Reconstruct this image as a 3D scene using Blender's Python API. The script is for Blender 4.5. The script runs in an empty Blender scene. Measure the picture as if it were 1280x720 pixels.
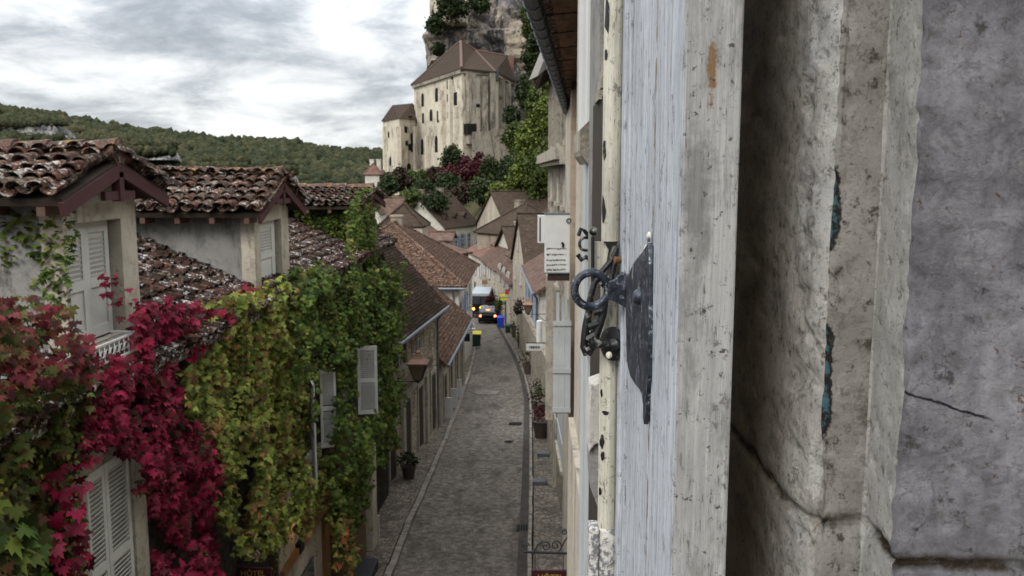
CLOUD = 1.0
EXPO = 0.56
import bpy, math, random
import numpy as np
from mathutils import Vector, noise as mn, Matrix
random.seed(7); RS = np.random.RandomState(7)
sc = bpy.context.scene
COL = sc.collection
R = math.radians
# ------------------------------------------------------------------ camera geometry
FP = 1100.0; AZ = math.atan(28/FP); PT = R(7.5)
F0 = Vector((-math.sin(AZ), math.cos(AZ), 0)); RV = Vector((math.cos(AZ), math.sin(AZ), 0))
FW = F0*math.cos(PT) + Vector((0,0,-math.sin(PT))); UV_ = F0*math.sin(PT) + Vector((0,0,math.cos(PT)))
def W(px, py, X=None, Y=None, Z=None):
    d = FW + RV*((px-640)/FP) - UV_*((py-360)/FP)
    t = X/d.x if X is not None else (Y/d.y if Y is not None else Z/d.z)
    return d*t
def projpx(P):
    P = np.asarray(P, float); f = P@np.array(FW); return 640+FP*(P@np.array(RV))/f, 360-FP*(P@np.array(UV_))/f
def gx(px, Y): return W(px, 215, Y=Y).x
def gz(py, Y, px=600): return W(px, py, Y=Y).z
cam = bpy.data.cameras.new("camera"); co = bpy.data.objects.new("camera", cam); COL.objects.link(co)
co.rotation_euler = (R(90)-PT, 0, AZ); cam.sensor_width = 36; cam.lens = 36*FP/1280
cam.clip_start = .02; cam.clip_end = 6000
cam.dof.use_dof = True; cam.dof.focus_distance = .74; cam.dof.aperture_fstop = 32.0
sc.camera = co
# ------------------------------------------------------------------ materials
def nd(nt, typ, ins=None, **props):
    n = nt.nodes.new(typ)
    for k, v in props.items(): setattr(n, k, v)
    for k, v in (ins or {}).items():
        s = n.inputs[k]
        if isinstance(v, bpy.types.NodeSocket): nt.links.new(v, s)
        else: s.default_value = v
    return n
def c4(c): return (c[0], c[1], c[2], 1.0)
class Mt:
    def __init__(s, name, rough=.85, spec=.25, metal=0.):
        s.m = bpy.data.materials.new(name); s.m.use_nodes = True; s.nt = s.m.node_tree
        s.b = s.nt.nodes['Principled BSDF']; s.b.inputs['Roughness'].default_value = rough
        s.b.inputs['Specular IOR Level'].default_value = spec; s.b.inputs['Metallic'].default_value = metal
        s.pos = nd(s.nt, 'ShaderNodeNewGeometry').outputs['Position']; s.h = None
    def mp(s, scale=(1,1,1), src=None, rot=(0,0,0)):
        return nd(s.nt, 'ShaderNodeMapping', {'Vector': src or s.pos, 'Scale': scale, 'Rotation': rot}).outputs[0]
    def noise(s, sc_, det=5, rough=.6, stretch=None, src=None, dist=0.):
        v = s.mp(stretch, src) if stretch else (src or s.pos)
        return nd(s.nt, 'ShaderNodeTexNoise', {'Vector': v, 'Scale': sc_, 'Detail': det, 'Roughness': rough, 'Distortion': dist}).outputs[0]
    def vor(s, sc_, feat='F1', stretch=None, src=None, out=0, rnd=1.):
        v = s.mp(stretch, src) if stretch else (src or s.pos)
        return nd(s.nt, 'ShaderNodeTexVoronoi', {'Vector': v, 'Scale': sc_, 'Randomness': rnd}, feature=feat).outputs[out]
    def rng(s, v, a, b, c=0., d=1.):
        return nd(s.nt, 'ShaderNodeMapRange', {'Value': v, 'From Min': a, 'From Max': b, 'To Min': c, 'To Max': d}).outputs[0]
    def mth(s, op, a, b=0.):
        return nd(s.nt, 'ShaderNodeMath', {0: a, 1: b}, operation=op).outputs[0]
    def mix(s, f, a, b, mode='MIX'):
        n = nd(s.nt, 'ShaderNodeMix', data_type='RGBA', blend_type=mode)
        for k, v in ((0, f), (6, a), (7, b)):
            if isinstance(v, bpy.types.NodeSocket): s.nt.links.new(v, n.inputs[k])
            else: n.inputs[k].default_value = v if k == 0 else c4(v)
        return n.outputs[2]
    def ramp(s, f, stops):
        n = nd(s.nt, 'ShaderNodeValToRGB', {'Fac': f}); e = n.color_ramp.elements
        while len(e) < len(stops): e.new(.5)
        for i, (p, c) in enumerate(stops): e[i].position = p; e[i].color = c4(c)
        return n.outputs[0]
    def isl(s): return nd(s.nt, 'ShaderNodeNewGeometry').outputs['Random Per Island']
    def xyz(s, src=None):
        n = nd(s.nt, 'ShaderNodeSeparateXYZ', {'Vector': src or s.pos}); return n.outputs
    def bump(s, h, dist, strength=1.):
        n = nd(s.nt, 'ShaderNodeBump', {'Height': h, 'Distance': dist, 'Strength': strength})
        if s.h is not None: s.nt.links.new(s.h, n.inputs['Normal'])
        s.h = n.outputs[0]
    def done(s, col):
        if isinstance(col, bpy.types.NodeSocket): s.nt.links.new(col, s.b.inputs['Base Color'])
        else: s.b.inputs['Base Color'].default_value = c4(col)
        if s.h is not None: s.nt.links.new(s.h, s.b.inputs['Normal'])
        return s.m
def mul(c, k): return tuple(x*k for x in c)
def m_plain(name, c, rough=.7, spec=.3, metal=0., var=.35, scale=6.):
    t = Mt(name, rough, spec, metal)
    return t.done(t.mix(t.noise(scale, 6), mul(c, 1-var), mul(c, 1+var)))
def m_wall(name, c1, c2, scale=1., stain=(.05,.042,.035), st=.62, block=None, bump=.02, moss=False):
    """weathered masonry/plaster: two tones, vertical dirt streaks, pits"""
    t = Mt(name, .95, .06)
    col = t.mix(t.rng(t.noise(.9*scale, 8, .65), .35, .65), c1, c2)
    if block:
        v = t.vor(block, stretch=(1,1,1.7)); cv = t.vor(block, stretch=(1,1,1.7), out=1)
        g = nd(t.nt, 'ShaderNodeSeparateColor', {'Color': cv}).outputs[0]
        col = t.mix(t.rng(g, 0, 1, 0, .55), col, mul(c1, .55))
        e = t.vor(block, 'DISTANCE_TO_EDGE', stretch=(1,1,1.7)); j = t.rng(e, .02, .09)
        col = t.mix(j, mul(c1, .4), col); t.bump(j, bump*1.2)
    s1 = t.noise(1.5*scale, 8, .75, stretch=(1.2,1.2,.4), dist=.7); s2 = t.noise(4*scale, 8, .8)
    col = t.mix(t.rng(s1, st-.08, st+.06, 0, .8), col, stain)
    col = t.mix(t.rng(s2, .53, .61, 0, .6), col, mul(c1, .40))
    col = t.mix(t.rng(t.noise(11*scale, 6, .8), .55, .62, 0, .5), col, mul(c2, 1.35))
    if moss: col = t.mix(t.rng(t.noise(.7, 6, .7), .56, .7), col, (.03,.045,.012))
    t.bump(t.noise(9*scale, 10, .7), bump)
    return t.done(col)
def m_tile(name, cols, lich=.62, lichcol=(.42,.40,.36), moss=.5, mosscol=(.035,.04,.012), rough=.9, bump=.006, sc_=1.):
    """separately modelled tiles: each island its own tone + lichen + black crust + moss"""
    t = Mt(name, rough, .07); i = t.isl()
    n = len(cols); col = t.ramp(i, [(k/(n-1), c) for k, c in enumerate(cols)])
    col = t.mix(t.rng(t.noise(11*sc_, 8, .75), .43, .55, 0, .92), col, (.018,.014,.012))
    i2 = t.mth('FRACT', t.mth('MULTIPLY', i, 37.7))
    f = t.mth('ADD', t.noise(16*sc_, 8, .75), t.mth('MULTIPLY', i2, .13))
    col = t.mix(t.rng(f, lich, lich+.05, 0, .9), col, lichcol)
    col = t.mix(t.rng(t.noise(.55*sc_, 5, .7), moss, moss+.12, 0, .8), col, mosscol)
    col = t.mix(t.rng(t.noise(14, 5, .7), .66, .72, 0, .7), col, (.35,.13,.02))
    t.bump(t.noise(40*sc_, 8, .7), bump)
    return t.done(col)
def m_farroof(name, c1, c2, moss=.6):
    t = Mt(name, .95, .15)
    z = t.xyz()[2]
    rows = t.mth('FRACT', t.mth('MULTIPLY', z, 5.5))
    v = nd(t.nt, 'ShaderNodeSeparateColor', {'Color': t.vor(5., out=1, stretch=(1,1,2))}).outputs[0]
    col = t.mix(v, c1, c2)
    col = t.mix(t.rng(t.noise(1.5, 8, .75), .48, .68, 0, .8), col, (.03,.022,.018))
    col = t.mix(t.rng(t.noise(2.6, 8, .75), .64, .7, 0, .6), col, (.3,.27,.24))
    col = t.mix(t.rng(t.noise(.4, 5, .7), moss, moss+.15, 0, .7), col, (.03,.03,.01))
    t.bump(rows, .03); t.bump(t.noise(3, 6, .7), .08)
    return t.done(col)
def m_leaf(name, stops, shift=.35, sc_=.9, rough=.5, trans=.25, patch=None, pt=.58):
    t = Mt(name, .6, .12); i = t.isl()
    f = t.mth('ADD', t.mth('MULTIPLY', i, 1-shift), t.mth('MULTIPLY', t.rng(t.noise(sc_, 3, .6), .3, .7), shift))
    col = t.ramp(f, stops)
    if patch: col = t.mix(t.rng(t.mth('ADD', t.noise(1.9, 5, .7), t.mth('MULTIPLY', t.mth('ADD', t.mth('FRACT', t.mth('MULTIPLY', i, 53.1)), -.5), .22)), pt-.03, pt+.03, 0, .85), col, patch)
    v = t.mth('FRACT', t.mth('MULTIPLY', i, 91.3))
    col = t.mix(t.rng(v, .2, 1, .0, .8), col, (.007,.007,.004), 'MIX') if shift >= 0 else col
    m = t.done(col)
    tr = nd(t.nt, 'ShaderNodeBsdfTranslucent', {'Color': col})
    mx = nd(t.nt, 'ShaderNodeMixShader', {0: trans, 1: t.b.outputs[0], 2: tr.outputs[0]})
    t.nt.links.new(mx.outputs[0], t.nt.nodes['Material Output'].inputs[0])
    return m
def m_emit(name, c, s):
    t = Mt(name); t.b.inputs['Emission Color'].default_value = c4(c); t.b.inputs['Emission Strength'].default_value = s
    return t.done(c)
def m_glass(name, c=(.02,.022,.025)):
    t = Mt(name, .12, .5); t.bump(t.noise(1.5, 2), .01)
    return t.done(t.mix(t.noise(2., 3), c, mul(c, 2.5)))
# ------------------------------------------------------------------ mesh helpers
def link(name, me, mat, parent=None, loc=None):
    o = bpy.data.objects.new(name, me)
    if mat is not None and not me.materials: me.materials.append(mat)
    COL.objects.link(o)
    if parent is not None: o.parent = parent
    if loc is not None: o.location = loc
    return o
def np_mesh(name, V, F, uv=None, smooth=False):
    """F: (m,k) array of constant k"""
    me = bpy.data.meshes.new(name); V = np.ascontiguousarray(V, dtype=np.float32); F = np.ascontiguousarray(F, dtype=np.int32)
    m, k = F.shape
    me.vertices.add(len(V)); me.vertices.foreach_set('co', V.ravel())
    me.loops.add(m*k); me.loops.foreach_set('vertex_index', F.ravel())
    me.polygons.add(m); me.polygons.foreach_set('loop_start', np.arange(0, m*k, k, dtype=np.int32))
    me.update(calc_edges=True); me.validate()
    if smooth: me.polygons.foreach_set('use_smooth', np.ones(len(me.polygons), dtype=bool))
    return me
def wloc(p):
    """world offset of a chain of unrotated parents"""
    v = Vector((0,0,0)); ok = True
    while p is not None:
        v = v + p.location; p = p.parent
    return v
class MB:
    def __init__(s): s.v = []; s.f = []
    def add(s, vs, fs):
        b = len(s.v); s.v += [tuple(x) for x in vs]; s.f += [tuple(i+b for i in f) for f in fs]; return s
    def box(s, x0, x1, y0, y1, z0, z1):
        x0, x1 = min(x0,x1), max(x0,x1); y0, y1 = min(y0,y1), max(y0,y1); z0, z1 = min(z0,z1), max(z0,z1)
        return s.add([(x0,y0,z0),(x1,y0,z0),(x1,y1,z0),(x0,y1,z0),(x0,y0,z1),(x1,y0,z1),(x1,y1,z1),(x0,y1,z1)],
                     [(0,3,2,1),(4,5,6,7),(0,1,5,4),(1,2,6,5),(2,3,7,6),(3,0,4,7)])
    def obox(s, c, ax, ay, az):
        c, ax, ay, az = Vector(c), Vector(ax), Vector(ay), Vector(az)
        vs = [c+ax*i+ay*j+az*k for k in (-1,1) for i, j in ((-1,-1),(1,-1),(1,1),(-1,1))]
        fs = [(0,3,2,1),(4,5,6,7),(0,1,5,4),(1,2,6,5),(2,3,7,6),(3,0,4,7)]
        if ax.cross(ay).dot(az) < 0: fs = [f[::-1] for f in fs]
        return s.add(vs, fs)
    def bar(s, a, b, w, h=None, up=(0,0,1)):
        a, b = Vector(a), Vector(b); d = (b-a); L = d.length; d = d/L; u = Vector(up)
        if abs(d.dot(u)) > .98: u = Vector((1,0,0))
        r = d.cross(u).normalized(); u = r.cross(d)
        return s.obox((a+b)/2, d*L/2, r*w/2, u*(h or w)/2)
    def quad(s, a, b, c, d): return s.add([a,b,c,d], [(0,1,2,3)])
    def slab(s, pts, th, n=None):
        """closed prism: polygon + copy shifted by -n*th"""
        P = [Vector(p) for p in pts]
        if n is None:
            n = Vector((0,0,0))
            for i in range(len(P)): n += (P[i]-P[0]).cross(P[(i+1) % len(P)]-P[0])
            n.normalize()
        n = Vector(n); k = len(P); Q = [p-n*th for p in P]
        fs = [tuple(range(k)), tuple(range(2*k-1, k-1, -1))] + [(i, i+k, (i+1) % k+k, (i+1) % k) for i in range(k)]
        return s.add(P+Q, fs)
    def tube(s, pts, r, seg=8, caps=True):
        P = [Vector(p) for p in pts]; rr = r if isinstance(r, (list, tuple)) else [r]*len(P); b = len(s.v); prev = None
        for i, p in enumerate(P):
            t = (P[min(i+1, len(P)-1)]-P[max(i-1, 0)]).normalized()
            if prev is None: a = t.cross(Vector((0,0,1))); a = a if a.length > .05 else t.cross(Vector((1,0,0)))
            else: a = prev - t*prev.dot(t)
            a.normalize(); prev = a; c = t.cross(a)
            for k in range(seg):
                an = 2*math.pi*k/seg; s.v.append(tuple(p+(a*math.cos(an)+c*math.sin(an))*rr[i]))
        for i in range(len(P)-1):
            for k in range(seg):
                k2 = (k+1) % seg; s.f.append((b+i*seg+k, b+i*seg+k2, b+(i+1)*seg+k2, b+(i+1)*seg+k))
        if caps:
            s.f.append(tuple(b+k for k in reversed(range(seg)))); s.f.append(tuple(b+(len(P)-1)*seg+k for k in range(seg)))
        return s
    def lathe(s, c, prof, axis=(0,0,1), seg=16):
        c = Vector(c); A = Vector(axis).normalized(); a = A.orthogonal().normalized(); g = A.cross(a); b = len(s.v); n = len(prof)
        for r, z in prof:
            for k in range(seg):
                an = 2*math.pi*k/seg; s.v.append(tuple(c+A*z+(a*math.cos(an)+g*math.sin(an))*max(r, 1e-5)))
        up = prof[-1][1] >= prof[0][1]
        for i in range(n-1):
            for k in range(seg):
                k2 = (k+1) % seg; f = (b+i*seg+k, b+i*seg+k2, b+(i+1)*seg+k2, b+(i+1)*seg+k); s.f.append(f)
        s.f.append(tuple(b+k for k in reversed(range(seg)))); s.f.append(tuple(b+(n-1)*seg+k for k in range(seg)))
        return s
    def torus(s, c, n, R_, r, seg=28, s2=10):
        c = Vector(c); n = Vector(n).normalized(); a = n.orthogonal().normalized(); bb = n.cross(a); b = len(s.v)
        for i in range(seg):
            an = 2*math.pi*i/seg; d = a*math.cos(an)+bb*math.sin(an)
            for k in range(s2):
                q = 2*math.pi*k/s2; s.v.append(tuple(c+d*(R_+r*math.cos(q))+n*(r*math.sin(q))))
        for i in range(seg):
            for k in range(s2):
                i2 = (i+1) % seg; k2 = (k+1) % s2
                s.f.append((b+i*s2+k, b+i2*s2+k, b+i2*s2+k2, b+i*s2+k2))
        return s
    def build(s, name, mat, parent=None, local=False, bevel=0, smooth=False, origin=None):
        off = Vector((0,0,0)) if local else wloc(parent)
        if origin is not None: off = off+Vector(origin)
        me = bpy.data.meshes.new(name); me.from_pydata([(x-off.x, y-off.y, z-off.z) for x, y, z in s.v], [], s.f); me.update()
        o = link(name, me, mat, parent, origin)
        if smooth:
            for p in me.polygons: p.use_smooth = True
            me.set_sharp_from_angle(angle=R(40)) if hasattr(me, 'set_sharp_from_angle') else None
        if bevel:
            bm_ = o.modifiers.new('bevel', 'BEVEL'); bm_.width = bevel; bm_.segments = 2; bm_.limit_method = 'ANGLE'
        return o
def tag(o, label=None, cat=None, group=None, kind=None):
    for k, v in (('label', label), ('category', cat), ('group', group), ('kind', kind)):
        if v: o[k] = v
    return o
def thing(name, label, cat, loc=(0,0,0), rz=0., group=None):
    o = bpy.data.objects.new(name, None); COL.objects.link(o); o.location = loc; o.rotation_euler = (0,0,rz); o.empty_display_size = .2
    return tag(o, label, cat, group)
def struct(o): o['kind'] = 'structure'; return o
def kids(o): return list(o.children)
def copy_tree(o, parent=None):
    c = o.copy(); COL.objects.link(c)
    if parent is not None: c.parent = parent
    for ch in kids(o): copy_tree(ch, c)
    return c
def text_mesh(txt, size, ext=.002, align='CENTER'):
    cu = bpy.data.curves.new('txt', 'FONT'); cu.body = txt; cu.size = size; cu.extrude = ext; cu.align_x = align; cu.align_y = 'CENTER'; cu.resolution_u = 3
    o = bpy.data.objects.new('txt', cu); COL.objects.link(o); bpy.context.view_layer.update()
    me = bpy.data.meshes.new_from_object(o.evaluated_get(bpy.context.evaluated_depsgraph_get()))
    bpy.data.objects.remove(o); return me
def smooth(a, b, x): t = max(0., min(1., (x-a)/(b-a))); return t*t*(3-2*t)
# ------------------------------------------------------------------ foliage
LEAF = np.array([(0,.04,0),(-.14,.24,.02),(-.20,.08,.02),(-.42,.14,-.01),(-.56,-.16,-.07),(-.27,-.16,.03),(-.30,-.44,-.02),(-.13,-.36,.02),(0,-.74,-.09),(.13,-.36,.02),(.30,-.44,-.02),(.27,-.16,.03),(.56,-.16,-.07),(.42,.14,-.01),(.20,.08,.02),(.14,.24,.02)])
LEAFC = np.array([(0,-.12,.05)])
LV = np.vstack([LEAF, LEAFC]); LF = np.array([(16, k, (k+1) % 16) for k in range(16)])
SL = np.array([(0,.25,0),(-.3,0,.03),(0,-.5,-.04),(.3,0,.03)]); SF = np.array([(0,1,2),(0,2,3)])
def place(tV, tF, P, N, T, S):
    """instances of template: positions P, normals N, tip direction T, sizes S -> V,F"""
    N = N/np.linalg.norm(N, axis=1, keepdims=True)
    Yd = -T; Yd = Yd - N*(Yd*N).sum(1, keepdims=True); Yd /= np.linalg.norm(Yd, axis=1, keepdims=True)
    Xd = np.cross(Yd, N)
    V = P[:,None,:] + S[:,None,None]*(tV[None,:,0:1]*Xd[:,None,:] + tV[None,:,1:2]*Yd[:,None,:] + tV[None,:,2:3]*N[:,None,:])
    k = len(tV); F = tF[None] + (np.arange(len(P))*k)[:,None,None]
    return V.reshape(-1,3), F.reshape(-1, tF.shape[1])
def inpoly(x, y, poly):
    c = np.zeros(len(x), bool); n = len(poly)
    for i in range(n):
        x1, y1 = poly[i]; x2, y2 = poly[(i+1) % n]
        if y1 == y2: continue
        m = ((y1 > y) != (y2 > y)) & (x < (x2-x1)*(y-y1)/(y2-y1)+x1); c ^= m
    return c
def nz(a, b, s, seed=0.): return np.array([mn.noise(Vector((x*s+seed, y*s-seed, seed))) for x, y in zip(a, b)])
def creeper(label, name, polys, X0, mat, dens=260, size=(.12,.19), out=(.1,.45), holes=(), seed=1., ref=.35, plane='X', stem=True, frac=.18, cat='creeper', edge=.18, strands=0, smat=None, view=(-.25,), parent_group=None):
    edge = edge*(2.2 if edge > .15 else 1)
    """climbing plant on the facade x=X0 (or side wall y=X0), outline given by polygons; depth follows noise"""
    rs = np.random.RandomState(int(seed*13)+5)
    th = None; Ps = []; Ds = []
    for poly in polys:
        if plane == 'X': Q = [W(a, b, X=X0+r_) for a, b in poly for r_ in (out[0], out[1])]; q = [(p.y, p.z) for p in Q]
        else: Q = [W(a, b, Y=X0-r_) for a, b in poly for r_ in (out[0], out[1])]; q = [(p.x, p.z) for p in Q]
        a0, a1 = min(p[0] for p in q), max(p[0] for p in q); b0, b1 = min(p[1] for p in q), max(p[1] for p in q)
        n = int((a1-a0+.4)*(b1-b0+.4)*dens)
        A = rs.uniform(a0-.2, a1+.2, n); B = rs.uniform(b0-.2, b1+.2, n)
        dq = out[0] + (out[1]-out[0])*np.clip(.5+nz(A, B, .9, seed+3)*1.1+nz(A, B, 2.6, seed+5)*.5, 0, 1.2)
        PP = np.stack([X0+dq, A, B], 1) if plane == 'X' else np.stack([A, X0-dq, B], 1)
        u, v = projpx(PP); ep = edge*60
        m = inpoly(u+nz(A, B, 2.6, seed)*ep, v+nz(A, B, 2.6, seed+40)*ep, poly)
        for hp in holes: m &= ~inpoly(u+nz(A, B, 5., seed+70)*5, v+nz(A, B, 5., seed+77)*5, hp)
        m &= nz(A, B, 2.1, seed+9) > (-.36 if frac else -9)
        A, B = A[m], B[m]
        Ps.append(np.stack([A, B], 1))
    AB = np.vstack(Ps); A, B = AB[:,0], AB[:,1]
    d = out[0] + (out[1]-out[0])*np.clip(.5+nz(A, B, .9, seed+3)*1.1+nz(A, B, 2.6, seed+5)*.5, 0, 1.2)
    d = np.maximum(d - np.abs(rs.normal(0, .07, len(d))), .02)
    S = rs.uniform(size[0], size[1], len(A))*(.75+.5*rs.rand(len(A)))
    o = np.array([1.,0,0]) if plane == 'X' else np.array([0,-1.,0]); sd = np.array([0,1.,0]) if plane == 'X' else np.array([1.,0,0]); up = np.array([0,0,1.])
    if plane == 'X': P = np.stack([X0+d, A, B], 1)
    else: P = np.stack([A, X0-d, B], 1)
    r = lambda s: rs.normal(0, s, (len(A), 1))
    N = o*(.55+r(.35)) + up*(.65+r(.45)) + sd*((-.45 if plane == 'X' else 0)+r(.5))
    T = -up*(1+r(.1)) + sd*r(.45) + o*(.35+r(.2))
    V, F = place(LV, LF, P, N, T, S)
    base = Vector(P[np.argmin(P[:,2])]); cx = P.mean(0); loc = Vector((cx[0] if plane == 'X' else cx[0], cx[1], P[:,2].min()))
    t = thing(name, label, cat, loc, group=parent_group)
    me = np_mesh('foliage', V-np.array(loc), F); link('foliage', me, mat, t)
    if strands:      # hanging runners with small leaves
        sp = []; 
        idx = rs.choice(len(A), strands)
        for k in idx:
            L = rs.uniform(.4, 1.1); n = int(L/.035); zz = np.linspace(0, -L, n)
            dd = d[k]+.06+.03*np.sin(zz*6+k)
            aa = A[k]+.04*np.sin(zz*4+k*2)
            sp.append(np.stack([X0+dd, aa, B[k]+zz], 1) if plane == 'X' else np.stack([aa, X0-dd, B[k]+zz], 1))
        SP = np.vstack(sp); n = len(SP); rr = lambda s: rs.normal(0, s, (n, 1))
        V, F = place(SL, SF, SP+rs.normal(0, .018, SP.shape), o*(1+rr(.4))+sd*rr(.6)+up*rr(.4), -up+sd*rr(.8)+o*rr(.4), rs.uniform(.045, .085, n))
        link('hanging_runners', np_mesh('runners', V-np.array(loc), F), smat or mat, t)['kind'] = 'stuff'
    if stem and plane == 'X' and len(A) > 900:
        for k in range(max(4, int(len(A)/700))):
            mb = MB()
            i = rs.randint(len(A)); a, b = A[i], B[i]; zb = B.min(); pts = []
            a2 = a+rs.uniform(-.6, .6)
            for j in range(7):
                f = j/6; pa = a*(1-f)+a2*f+.08*math.sin(j*1.9+k); pb = b+(max(zb, b-1.8)-b)*f
                pts.append((X0+.04, pa, pb) if plane == 'X' else (pa, X0-.04, pb))
            mb.tube(pts, [.004+.0022*j for j in range(7)], 5); mb.build('stem', M['bark'], t)
    return t
def crown_np(rs, h, r, n, leaf, lobes=14, flat=.8):
    """leaf clumps on the shells of many lobes"""
    Vs = []; cs = []
    for k in range(lobes):
        a = rs.uniform(0, 6.283); q = rs.uniform(0, 1)**.6*r*.72; z = rs.uniform(-.8, .95)*h/2; z = z*(.8+.4*math.sin(a*2+h))
        q *= math.sqrt(max(.1, 1-(z/(h/2))**2)); cs.append((q*math.cos(a), q*math.sin(a), z, (rs.uniform(.28, .46) if lobes < 20 else rs.uniform(.14, .36))*r))
    m = n//lobes; P = []; N = []
    for x, y, z, lr in cs:
        d = rs.normal(0, 1, (m, 3)); d /= np.linalg.norm(d, axis=1, keepdims=True)
        rad = lr*(1+rs.normal(0, .38, (m, 1))); g_ = (rs.rand(m, 1) < .5); P.append(np.array([x, y, z])+np.where(g_, d*rad, rs.normal(0, .62, (m, 3))*lr*1.25)*np.array([1,1,flat])); N.append(d+rs.normal(0, .45, (m, 3))+np.array([0,0,.3]))
    P = np.vstack(P); N = np.vstack(N)
    T = rs.normal(0, 1, P.shape)+np.array([0,0,-.6])
    return place(np.array([(0,.5,0),(-.45,.1,.1),(-.2,-.5,-.05),(.3,-.45,.08),(.5,.15,-.05)]), np.array([(0,1,2),(0,2,3),(0,3,4)]), P, N, T, rs.uniform(.6, 1.3, len(P))*leaf)
def make_tree(label, loc, h, r, mat, n=1800, leaf=.5, seed=1, name='tree', cat='tree', group=None, trunk=.3, lobes=34):
    rs = np.random.RandomState(seed); t = thing(name, label, cat, loc, group=group)
    ch = h*(1-trunk*.5); V, F = crown_np(rs, ch, r, n, leaf, lobes)
    V = V+np.array([0,0,h-ch/2]); link('crown', np_mesh('crown', V, F), mat, t)
    mb = MB(); mb.tube([(0,0,-.6),(.03*h*rs.normal(0,.4),0,h*.3),(.05*h*rs.normal(0,.4),.1,h*.75)], [.035*h,.025*h,.008*h], 7)
    for k in range(5):
        a = rs.uniform(0, 6.28); z = h*rs.uniform(.28, .5)
        mb.tube([(0,0,z),(math.cos(a)*r*.3,math.sin(a)*r*.3,z+h*.12),(math.cos(a)*r*.65,math.sin(a)*r*.65,z+h*.25)], [.014*h,.009*h,.003*h], 5)
    mb.build('trunk', M['bark'], t, local=True)
    return t
# ------------------------------------------------------------------ tiles
def canal_np(O, e, s, ne, ns, tw=.21, tl=.30, r=.095, jit=.018, seed=1, skip=None):
    """half-round canal tiles with thickness; e along eave, s up the slope"""
    rs = np.random.RandomState(seed); O, e, s = np.array(O), np.array(e)/np.linalg.norm(e), np.array(s)/np.linalg.norm(s)
    n = np.cross(e, s); n = n if n[2] > 0 else -n
    K = 6; Vs = []; Fs = []; b = 0
    nc = int(ne/tw)+1; nr = int(ns/tl)+1
    for c in range(nc):
        cj = rs.normal(0, .012)
        for rw in range(nr):
            for kind in (0, 1):
                # kind 0: channel (concave), 1: cover (convex)
                u0 = (c+(.5 if kind == 0 else 0))*tw+cj+rs.normal(0, jit*.5); v0 = rw*tl+rs.normal(0, jit)
                L = tl*1.35; base = O+e*u0+s*v0+n*((.055 if kind else .02)+rs.normal(0, .005))
                if skip is not None and skip(base): continue
                yaw = rs.normal(0, .05); ee = e*math.cos(yaw)+s*math.sin(yaw); ss = s*math.cos(yaw)-e*math.sin(yaw); lift = n*.03
                V = []
                for end in (0, 1):
                    R_ = r*(1.0-.14*end) if kind else r*.95
                    for th in (0, -.016):
                        for k in range(K+1):
                            an = math.pi*k/K; cx = math.cos(an)*(R_+th); cz = math.sin(an)*(R_+th)*.8
                            if not kind: cz = -cz+R_*.75
                            V.append(base+ee*cx+n*cz+ss*(L*end)-lift*(end if kind else 0)+lift*(1-end)*(1 if kind else 0))
                q = K+1
                for k in range(K):
                    Fs += [(b+k, b+k+1, b+2*q+k+1, b+2*q+k), (b+q+k, b+3*q+k, b+3*q+k+1, b+q+k+1), (b+k, b+q+k, b+q+k+1, b+k+1)]
                Vs += V; b += 4*q
    return np.array(Vs), np.array(Fs)
def flat_np(O, e, s, ne, ns, tw=.17, ex=.13, th=.014, jit=.008, seed=1, shrink0=0., shrink1=0., skip=None):
    """plain tiles, each a thin wedge; shrink: how much the row shortens per metre of slope at either end"""
    rs = np.random.RandomState(seed); O, e, s = np.array(O), np.array(e)/np.linalg.norm(e), np.array(s)/np.linalg.norm(s)
    n = np.cross(e, s); n = n if n[2] > 0 else -n
    Vs = []; Fs = []; b = 0
    for rw in range(int(ns/ex)+1):
        a0 = shrink0*rw*ex; a1 = ne-shrink1*rw*ex
        if a1-a0 < tw*.5: break
        for c in range(int((a1-a0)/tw)+1):
            u0 = a0+(c-(.5 if rw % 2 else 0))*tw; u1 = min(u0+tw*.95, a1+.03); u0 = max(u0, a0-.03)
            if u1-u0 < .03: continue
            v0 = rw*ex+rs.normal(0, jit); l = n*(th*2+abs(rs.normal(0, .006))); l2 = n*.004; dn = rs.normal(0, .006)
            P = [O+e*u0+s*v0+l, O+e*u1+s*(v0+dn)+l+n*rs.normal(0,.004), O+e*u1+s*(v0+ex*1.25)+l2, O+e*u0+s*(v0+ex*1.25)+l2]
            if skip is not None and skip(P[0]): continue
            Vs += P+[P[0]-n*th, P[1]-n*th]
            Fs += [(b,b+1,b+2,b+3),(b+4,b+5,b+1,b),(b+4,b,b+3,b+3),(b+1,b+5,b+2,b+2)][:2]; b += 6
    return np.array(Vs), np.array(Fs)
M = {}
M['bark'] = m_plain('bark', (.07,.05,.035), .95, .1, scale=9)
M['iron'] = m_plain('black iron', (.018,.019,.022), .55, .4, .3, .5, 30)
M['darkwood'] = m_plain('dark wood', (.035,.025,.018), .85, .2, scale=12)
M['maroon'] = m_plain('maroon painted wood', (.055,.019,.019), .75, .3, scale=9)
M['glass'] = m_glass('dark glass')
M['bluepaint'] = m_plain('faded blue paint', (.20,.27,.38), .75, .25, var=.3, scale=3)
M['greypaint'] = m_plain('grey painted boards', (.36,.38,.38), .8, .25, var=.28, scale=2.5)
M['whitepaint'] = m_plain('weathered white paint', (.52,.52,.50), .75, .3, var=.2, scale=3)
M['sillpaint'] = m_wall('dirty cream sill', (.50,.48,.43), (.36,.34,.30), 8., st=.6, bump=.002)
M['zinc'] = m_plain('zinc gutter', (.13,.145,.175), .45, .5, .5, .3, 5)
M['stonetrim'] = m_wall('pale dressed stone', (.40,.36,.29), (.30,.27,.22), 2., st=.6)
M['bronze'] = m_plain('copper lantern roof', (.19,.11,.075), .55, .4, .3, .35, 8)
M['plaster'] = m_wall('grey render', (.30,.29,.27), (.20,.19,.175), 1.2, st=.6)
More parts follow.
